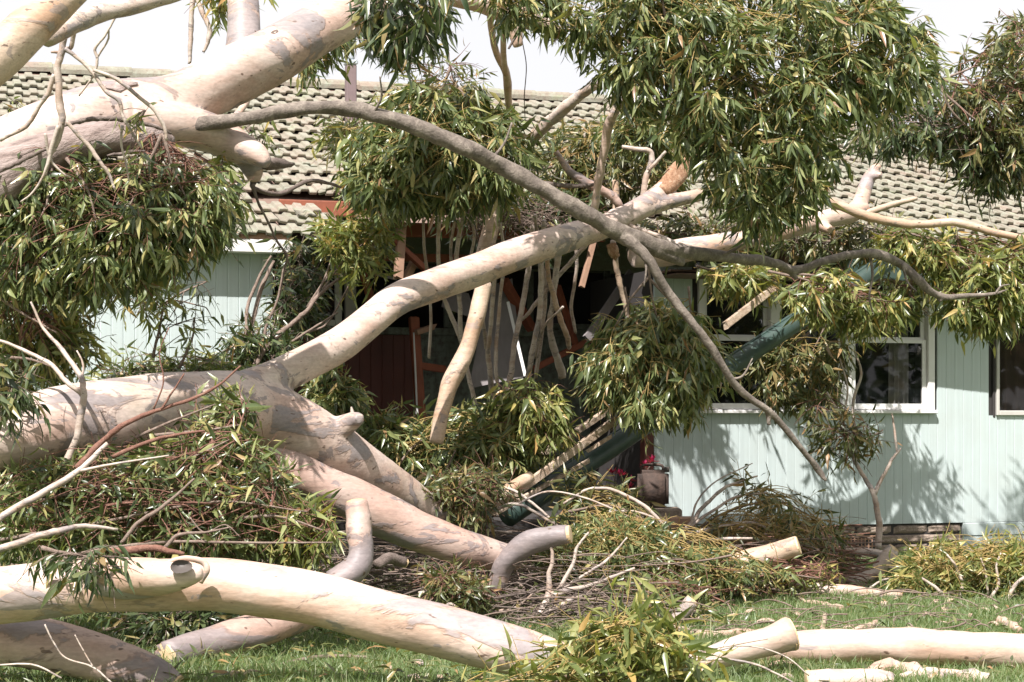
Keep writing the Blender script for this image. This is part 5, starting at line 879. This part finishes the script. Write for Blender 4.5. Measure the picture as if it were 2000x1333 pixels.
for lab, poly, Y, sk in (('small leaf tuft lying on the left roof tiles above the trunk', [(15, 230), (40, 205), (75, 215), (70, 240), (35, 250)], 9.4, [[(70, 250, 9.4), (40, 225, 9.4)]]), ('leaf tuft behind the hooked limb on the roof', [(485, 270), (520, 250), (530, 290), (510, 305), (480, 290)], 9.6, [[(480, 250, 9.6), (510, 290, 9.6)]]), ('leaf sprig clinging to the white collar of the upper trunk', [(245, 235), (280, 225), (285, 265), (260, 280)], 7.3, [[(282, 215, 7.3), (270, 240, 7.3), (268, 275, 7.3)]]), ('leaf tuft beside the hooked limb above the broken eave', [(405, 310), (450, 320), (455, 345), (415, 345)], 8.2, [[(380, 300, 8.2), (440, 335, 8.2)]])):
    leafy(lab, poly, Y, .2, 14, sk, 'leaf_yel', 'twig_brown', .5, .085, 7, 14)

# ------------------------------------------------------------------ loose building pieces
gut = thing('fallen_gutter', 'dark green roof gutter hanging diagonally from the eave down to the brush', 'gutter', P(1735, 508, 11.2))
gp = np.array([list(P(a, b, Y)) + [w/2*Y/F0] for a, b, Y, w in [(1735, 512, 11.1, 34), (1610, 594, 10.85, 36), (1480, 680, 10.6, 37), (1340, 775, 10.3, 39), (1210, 862, 10.0, 42), (1090, 942, 9.75, 44), (990, 1008, 9.5, 46)]])
V, Fs, (X, T, r) = tube(gp, 18, 5, .012, world=True); link('channel', recentre(MB().add(V, Fs).mesh('channel', True), gut.location), M['gutter'], gut)
off = np.array((-.045, -.03, .062)); V, Fs, _ = tube([(*(x+off), .016) for x in X[::4]], 8, 4, .02, world=True); link('lip', recentre(MB().add(V, Fs).mesh('lip', True), gut.location), M['gutter'], gut)
def loose(name, label, a, b, w, h, mat, jag=.06, cat='timber', group=None): return tag(bar(name, P(*a), P(*b), w, h, M[mat], None, jag), label, cat, group)
loose('broken_timber', 'long pale splintered timber lying above the green gutter', (1200, 822, 9.7), (950, 1005, 9.1), .035, .06, 'splinter', .10, group='broken timbers')
loose('broken_timber', 'thin grey batten lying beside the long splintered timber', (1150, 900, 9.8), (955, 1010, 9.2), .03, .03, 'splinter', .08, group='broken timbers')
loose('broken_timber', 'short snapped orange timber sticking up before the wide window', (1412, 640, 10.1), (1505, 568, 10.2), .045, .06, 'splinter', .10, group='broken timbers')
loose('broken_timber', 'grey pole leaning in the dark beside the hanging ball of leaves', (1190, 800, 10.4), (1040, 900, 9.9), .045, .045, 'splinter', .05, group='broken timbers')
loose('broken_timber', 'short splintered scrap of wood at the top of the green gutter', (1150, 880, 9.6), (1195, 852, 9.6), .02, .03, 'splinter', .06, group='broken timbers')
def sheet(name, label, quad, th, mat):
    q = [np.array(P(*c)) for c in quad]; n = np.cross(q[1]-q[0], q[3]-q[0]); n /= np.linalg.norm(n); V = q+[c+n*th for c in q]; loc = q[0]
    return tag(link(name, recentre(MB().add(V, [(3, 2, 1, 0), (4, 5, 6, 7), (0, 1, 5, 4), (1, 2, 6, 5), (2, 3, 7, 6), (3, 0, 4, 7)]).mesh(name), loc), M[mat], None, loc), label, 'board')
sheet('plaster_sheet', 'grey white plaster sheet leaning inside the broken porch', [(915, 760, 11.95), (1022, 738, 12.05), (1000, 545, 12.2), (955, 560, 12.2)], .012, 'plaster')
sheet('plaster_sheet', 'pointed scrap of white ceiling board hanging behind the rising fork', [(862, 600, 12.0), (930, 625, 12.0), (915, 575, 12.1), (870, 560, 12.1)], .012, 'plaster')
loose('white_batten', 'narrow white batten leaning against the plaster sheet', (992, 590, 11.95), (1026, 735, 11.85), .03, .015, 'white', 0, 'batten')
loose('white_batten', 'pale board sloping across the dark porch corner behind the leaf ball', (1146, 662, 12.0), (1235, 530, 12.2), .03, .09, 'plaster', .05, 'batten')
limb('conduit', 'thin white conduit pipe dangling beside the red post in the porch', 'pipe', yline([(808, 650, 3), (812, 740, 4), (814, 790, 4), (815, 810, 6)], 11.85, 11.85), 'pvc', sides=8, rough=0)
# fallen tiles by the eave
for k, (a, b, Y) in enumerate(((600, 432, 10.15), (640, 380, 10.3))):
    o = link('loose_tile', tmm[k], M['tile'], None, P(a, b, Y)); o.rotation_euler = (R(25+8*k), R(8-18*k), R(20-30*k)); tag(o, ('roof tile slipping off the corner of the left eave', 'loose roof tile tipped over the dark hole in the roof')[k], 'roof tile')
# rusty can
cn = thing('metal_can', 'rusty brown square metal can with a carry handle beside the wall corner', 'can', P(1275, 992, 10.7)); px_m = 10.7/F0
bm = bmesh.new(); bmesh.ops.create_cube(bm, size=1); w_, hh_, dd = 60*px_m, 74*px_m, .22
bmesh.ops.scale(bm, vec=(w_, dd, hh_), verts=bm.verts)
for v in bm.verts: v.co.z += hh_/2
bmesh.ops.bevel(bm, geom=bm.edges[:], offset=.035, segments=4, affect='EDGES')
me = bpy.data.meshes.new('body'); bm.to_mesh(me); bm.free(); me.polygons.foreach_set('use_smooth', np.ones(len(me.polygons), bool)); link('body', me, M['can'], cn)
V, Fs, _ = tube([(-.10, 0, hh_-.01, .012), (-.09, 0, hh_+.035, .013), (0, 0, hh_+.045, .013), (.08, 0, hh_+.035, .013), (.09, 0, hh_-.01, .012)], 8, 4, .05, world=True); link('handle', MB().add(V, Fs).mesh('handle', True), M['can'], cn)
V, Fs, _ = tube([(.115, 0, hh_-.02, .03), (.115, 0, hh_+.02, .03), (.115, 0, hh_+.025, .026)], 12, 2, .02, world=True); link('cap', MB().add(V, Fs).mesh('cap', True), M['tin'], cn)
bk = P(1325, 1010, 10.4); o = lbox('paver', (bk[0]-.2, bk[1]-.12, bk[2]-.10), (bk[0]+.12, bk[1]+.12, bk[2]), M['lintel'], None, .01); tag(o, 'low brown garden edging block on the ground beside the rusty can', 'paver')
o = lbox('stand', (cn.location.x-.24, cn.location.y-.18, 0), (cn.location.x+.24, cn.location.y+.2, cn.location.z-.001), M['block'], None, .015); tag(o, 'dark stone block under the rusty can', 'stone')
# magenta flowers behind the can
fl = thing('flower_plant', 'magenta flower heads on a dark leafy plant behind the rusty can', 'plant', P(1225, 985, 11.0))
for k, (a, b, Y) in enumerate(((1212, 930, 10.9), (1232, 940, 10.95), (1262, 912, 10.95), (1195, 925, 11), (1228, 955, 10.85), (1275, 902, 11.0))):
    c = P(a, b, Y)-np.array(fl.location); mb = MB()
    for q in range(16):
        d = rng.normal(0, 1, 3); d[2] = abs(d[2]); d /= np.linalg.norm(d); s = np.cross(d, (0, .3, 1)); s /= np.linalg.norm(s)
        mb.add([c, c+d*.035+s*.012, c+d*.07, c+d*.035-s*.012], [(0, 1, 2, 3)])
    o = link('flower_head', mb.mesh('flower_head'), M['magenta'], fl)
    V, Fs, _ = tube([(0, 0, 0, .006), (*(c*.6+np.array((0, .03, 0))), .005), (*c, .004)], 5, 4, .05, world=True); link('stem', MB().add(V, Fs).mesh('stem'), M['twig_brown'], fl)
for k in range(26):
    a = rng.uniform(0, 6.28); l = rng.uniform(.2, .38); d = np.array((math.cos(a), math.sin(a)*.6, 0)); s = np.array((-d[1], d[0], 0))*.018; z = np.array((0, 0, 1.))
    p = [d*l*t_+z*l*(1.1*t_-.7*t_*t_) for t_ in (0, .35, .7, 1)]
    V = [p[0]-s*.6, p[0]+s*.6, p[1]-s, p[1]+s, p[2]-s*.8, p[2]+s*.8, p[3]]; link('leaf', MB().add(V, [(0, 1, 3, 2), (2, 3, 5, 4), (4, 5, 6)]).mesh('leaf', True), M['leaf_dark'], fl)

# ------------------------------------------------------------------ sticks, litter, grass
def ground_y(py): return F0*CAMH/(py-HOR)
for k in range(70):
    a = rng.uniform(850, 1420); b = rng.uniform(1085, 1215); 
    if a > 1300 and b > 1180: b -= 60
    Y = ground_y(b)*rng.uniform(.90, .99); L = rng.uniform(60, 190); sl = rng.normal(-.05, .28); w = rng.uniform(4, 12)
    
    pts = []; 
    for i in range(5):
        t_ = i/4-.5; pts.append((a+L*t_, b + L*t_*sl + rng.normal(0, 5) - 10*(1-4*t_*t_)*rng.random(), Y+rng.normal(0, .03), w*(1-.6*i/4)))
    limb('stick', ('dark rough stick lying in the tangled brush in the centre', 'brown stick lying in the tangled brush in the centre', 'pale smooth stick lying in the tangled brush in the centre')[k % 3], 'stick', pts, ('bark_dark', 'twig_brown', 'bark_stem')[k % 3], 'loose sticks in the brush', sides=6, sub=3, wob=.15)
for k in range(24):
    a = rng.uniform(1400, 1760); b = rng.uniform(1105, 1165); Y = ground_y(b)*.97; L = rng.uniform(60, 170); w = rng.uniform(4, 10); sl = rng.normal(0, .15)
    limb('stick', ('pale smooth stick lying along the far edge of the grass', 'brown stick lying along the far edge of the grass')[k % 2], 'stick', [(a+L*(i/3-.5), b+L*(i/3-.5)*sl+rng.normal(0, 4), Y, w*(1-.2*i)) for i in range(4)], ('bark_stem', 'twig_brown')[k % 2], 'loose sticks by the grass', sides=6, sub=3, wob=.15)
for k in range(46):
    a = rng.uniform(1280, 1990) if k < 38 else rng.uniform(430, 900); b = rng.uniform(1160, 1235) if k < 30 else rng.uniform(1290, 1330); Y = ground_y(b); c = P(a, b, Y)
    n = 6; L = rng.uniform(.05, .16); w = rng.uniform(.015, .04); th = rng.uniform(0, 3.14); dx = np.array((math.cos(th), math.sin(th)*.8, 0)); dy = np.array((-dx[1], dx[0], 0)); V = []
    for z_ in (0, .008):
        for i in range(n):
            t_ = i/(n-1)-.5
            for s in (-1, 1): V.append(dx*L*t_*2*.5 + dy*s*w*(1-1.4*t_*t_)*rng.uniform(.8, 1.1) + np.array((0, 0, .02+z_+.03*(1-4*t_*t_)*.6 - (.012 if s else 0))))
    Fs = [(2*i, 2*i+1, 2*i+3, 2*i+2) for i in range(n-1)]; Fs2 = [tuple(q+2*n for q in f[::-1]) for f in Fs]; ed = [(2*i, 2*i+2, 2*i+2+2*n, 2*i+2*n) for i in range(n-1)]+[(2*i+3, 2*i+1, 2*i+1+2*n, 2*i+3+2*n) for i in range(n-1)]
    o = link('bark_chip', MB().add(np.array(V), Fs+Fs2+ed).mesh('bark_chip'), M['peeled_bark'] if k % 3 else M['bark_pale'], None, (c[0], c[1], gz(c[0], c[1]))); tag(o, 'curled brown scrap of shed bark lying on the lawn' if k % 3 else 'pale cream scrap of shed bark lying on the lawn', 'bark', 'bark scraps on the lawn')
for lab, pts, w in (('long strip of orange bark lying on the grass left of the cut log end', [(1315, 1228), (1370, 1240), (1430, 1238), (1490, 1236)], 16), ('grey curl of bark lying at the far edge of the grass', [(1560, 1175), (1600, 1180), (1650, 1190)], 12), ('upright brown bark shard standing in the grass', [(1606, 1232), (1609, 1215), (1611, 1203)], 10), ('pale bark curl leaning on the long cream log', [(1670, 1232), (1695, 1225), (1712, 1218)], 14), ('crumpled white bark sheet at the bottom edge of the lawn', [(1700, 1318), (1735, 1306), (1770, 1308), (1800, 1322)], 34), ('white bark strip cropped by the bottom edge at the right', [(1770, 1325), (1850, 1318), (1930, 1330)], 28), ('cream bark offcut lying behind the long log at the right', [(1950, 1212), (1968, 1222), (1990, 1232)], 20)):
    limb('bark_strip', lab, 'bark', [(a, b, ground_y(max(b, 1150))*.985, w) for a, b in pts], 'peeled_bark' if w < 20 else 'bark_pale', 'bark pieces on the lawn', sides=9, rough=.3, jag0=.03, jag1=.03)
# grass blades
n = 190000; yy_ = rng.random(n); Yg = K*(5.6 + 6.6*yy_**1.25); Xg = (rng.uniform(-40, 2040, n)-CX)/F*Yg
dens = np.sin(Xg*2.3+1)*np.sin(Yg*1.7)+.6*np.sin(Xg*5.1+Yg*3.3); keep = rng.random(n) < np.clip(.78+.25*dens, .15, 1); Xg, Yg = Xg[keep], Yg[keep]; n = len(Xg)
hgt = rng.gamma(6, .0075, n)*(1+.5*(rng.random(n) > .985)*2); th = rng.uniform(0, 6.28, n); w = rng.uniform(.0022, .0042, n); lean = rng.normal(0, .5, (n, 2))
b0 = np.stack([Xg, Yg, np.array([gz(x, y) for x, y in zip(Xg, Yg)])-.004], 1); sv = np.stack([np.cos(th)*w, np.sin(th)*w, 0*w], 1); ln = np.stack([lean[:, 0]*hgt, lean[:, 1]*hgt, 0*w], 1); up = np.stack([0*w, 0*w, hgt], 1)
V = np.stack([b0-sv, b0+sv, b0+up*.55+ln*.3+sv*.75, b0+up*.55+ln*.3-sv*.75, b0+up+ln], 1).reshape(-1, 3)
fb = np.array([0, 1, 2, 3, 3, 2, 4]); me = mesh_np('grass', V, (fb[None]+(np.arange(n)*5)[:, None]).ravel(), np.tile([4, 3], n)); o = link('grass', me, M['grass']); tag(o, 'short bright green lawn grass', 'grass', None, 'stuff')
# fallen leaf litter on the ground
n = 5000; Yl = K*rng.uniform(6, 10.8, n); Xl = (rng.uniform(-20, 2020, n)-CX)/F*Yl; pl = Xl/Yl*F+CX; k = (rng.random(n) < np.where(pl > 1300, .35, 1)); Xl, Yl = Xl[k], Yl[k]; n = len(Xl)
d = np.stack([rng.normal(0, 1, n), rng.normal(0, 1, n), rng.normal(.1, .25, n)], 1); d /= np.linalg.norm(d, axis=1)[:, None]; nr = np.array((0, 0, 1.))+rng.normal(0, .3, (n, 3)); s = np.cross(d, nr); s /= np.linalg.norm(s, axis=1)[:, None]; nr = np.cross(s, d)
lv, lf = LT[1]; VV = np.einsum('nij,vj->nvi', np.stack([s, d, nr], 2)*rng.uniform(.06, .11, n)[:, None, None], lv)+np.stack([Xl, Yl, rng.uniform(.03, .07, n)], 1)[:, None]
fb = np.array([i for f in lf for i in f]); me = mesh_np('leaf_litter', VV.reshape(-1, 3), (fb[None]+(np.arange(n)*len(lv))[:, None]).ravel(), np.tile([len(f) for f in lf], n)); o = link('leaf_litter', me, M['leaf_dry']); tag(o, 'scattered dry gum leaves on the lawn', 'leaf litter', None, 'stuff')

# tangle of fine twigs over the ground where the trees came down
def twig_heap(name, label, poly, n, mat, hmax, lo=.25, hi=.8):
    p = np.array(poly, float); a, b = p.min(0), p.max(0); x = rng.uniform(a[0], b[0], n*3); y = rng.uniform(a[1], b[1], n*3); k = np.where(inpoly(x, y, poly))[0][:n]; n = len(k)
    Yr = K*F0*CAMH/(y[k]-HOR); C0 = np.stack([(x[k]-CX)/F*Yr, Yr, rng.uniform(.01, 1, n)**2*hmax+.015], 1)
    th = rng.normal(0, .7, n)+np.where(rng.random(n) < .5, 0, np.pi); L = rng.uniform(lo, hi, n)[:, None]; d = np.stack([np.cos(th), np.sin(th), rng.normal(0, .16, n)], 1)
    A, B = C0-d*L/2, C0+d*L/2; A[:, 2] = np.maximum(A[:, 2], .012); B[:, 2] = np.maximum(B[:, 2], .012)
    V, f, sz = twig_tubes(A, C0+rng.normal(0, .16, (n, 3))*L*np.array((1, 1, .6))+UPV*.05, B, rng.uniform(.003, .009, n), np.full(n, .0018), 7, 4)
    o = link(name, mesh_np(name, V, f, sz), M[mat]); tag(o, label, 'twigs', None, 'stuff')
zone = [(560, 1120), (760, 1075), (1000, 1090), (1150, 1075), (1400, 1080), (1660, 1080), (1640, 1145), (1480, 1165), (1330, 1185), (1290, 1225), (1100, 1240), (860, 1205), (700, 1170)]
twig_heap('twig_litter', 'dense litter of dark fine twigs on the ground in the centre', zone, 1500, 'bark_dark', .22)
twig_heap('twig_litter', 'pale thin broken twigs strewn over the centre brush', zone, 900, 'twig_brown', .42, .3, 1.0)
twig_heap('twig_litter', 'red thin twigs strewn over the right of the brush', [(1380, 1090), (1640, 1090), (1660, 1150), (1480, 1175), (1330, 1195)], 420, 'twig_red', .32, .3, .9)
twig_heap('twig_litter', 'few thin twigs strewn on the open lawn', [(1250, 1170), (2000, 1160), (2000, 1240), (1300, 1250)], 90, 'twig_brown', .03, .1, .5)
n = 5200; x = rng.uniform(560, 1660, n); y = rng.uniform(1070, 1240, n); k = inpoly(x, y, zone); x, y = x[k], y[k]; n = len(x); Yr = K*F0*CAMH/(y-HOR)
d = rng.normal(0, 1, (n, 3))*np.array((1, 1, .4)); d /= np.linalg.norm(d, axis=1)[:, None]; nr = np.array((0, 0, 1.))+rng.normal(0, .5, (n, 3)); s = np.cross(d, nr); s /= np.linalg.norm(s, axis=1)[:, None]; nr = np.cross(s, d)
VV = np.einsum('nij,vj->nvi', np.stack([s, d, nr], 2)*rng.uniform(.05, .11, n)[:, None, None], lv)+np.stack([(x-CX)/F*Yr, Yr, rng.random(n)**2*.22+.03], 1)[:, None]
me = mesh_np('leaf_litter', VV.reshape(-1, 3), (fb[None]+(np.arange(n)*len(lv))[:, None]).ravel(), np.tile([len(f) for f in lf], n)); o = link('leaf_litter', me, M['leaf_dry']); tag(o, 'dense fallen leaves among the twigs in the centre brush', 'leaf litter', None, 'stuff')

# the garden's trees behind the viewer, which the window panes reflect
nb = 30; sd2 = rng.random(nb) < .6; cx = np.where(sd2, rng.uniform(14, 22, nb), rng.uniform(-14, 14, nb)); cz = rng.uniform(1.0, 5.5, nb); cy = np.where(sd2, rng.uniform(-6, 12, nb), rng.uniform(-17, -12, nb)); n = 9000; q = rng.integers(0, nb, n)
o3 = rng.normal(0, 1, (n, 3)); o3 /= np.linalg.norm(o3, axis=1)[:, None]; pos = np.stack([cx[q], cy[q], cz[q]], 1)+o3*rng.uniform(.7, 1.0, n)[:, None]*np.array((2.0, 1.3, 1.5)); pos[:, 2] = np.maximum(pos[:, 2], .2)
d = rng.normal(0, .6, (n, 3))-UPV*.6; d /= np.linalg.norm(d, axis=1)[:, None]; s = np.cross(d, rng.normal(0, 1, (n, 3))); s /= np.linalg.norm(s, axis=1)[:, None]; nr = np.cross(s, d)
lw = lv*np.array((2.2, 1, 1)); VV = np.einsum('nij,vj->nvi', np.stack([s, d, nr], 2)*rng.uniform(.3, .55, n)[:, None, None], lw)+pos[:, None]
me = mesh_np('tree_line', VV.reshape(-1, 3), (fb[None]+(np.arange(n)*len(lv))[:, None]).ravel(), np.tile([len(f) for f in lf], n)); o = link('tree_line', me, M['leaf_dark']); tag(o, 'dark garden trees mirrored in the window panes', 'trees', None, 'stuff')
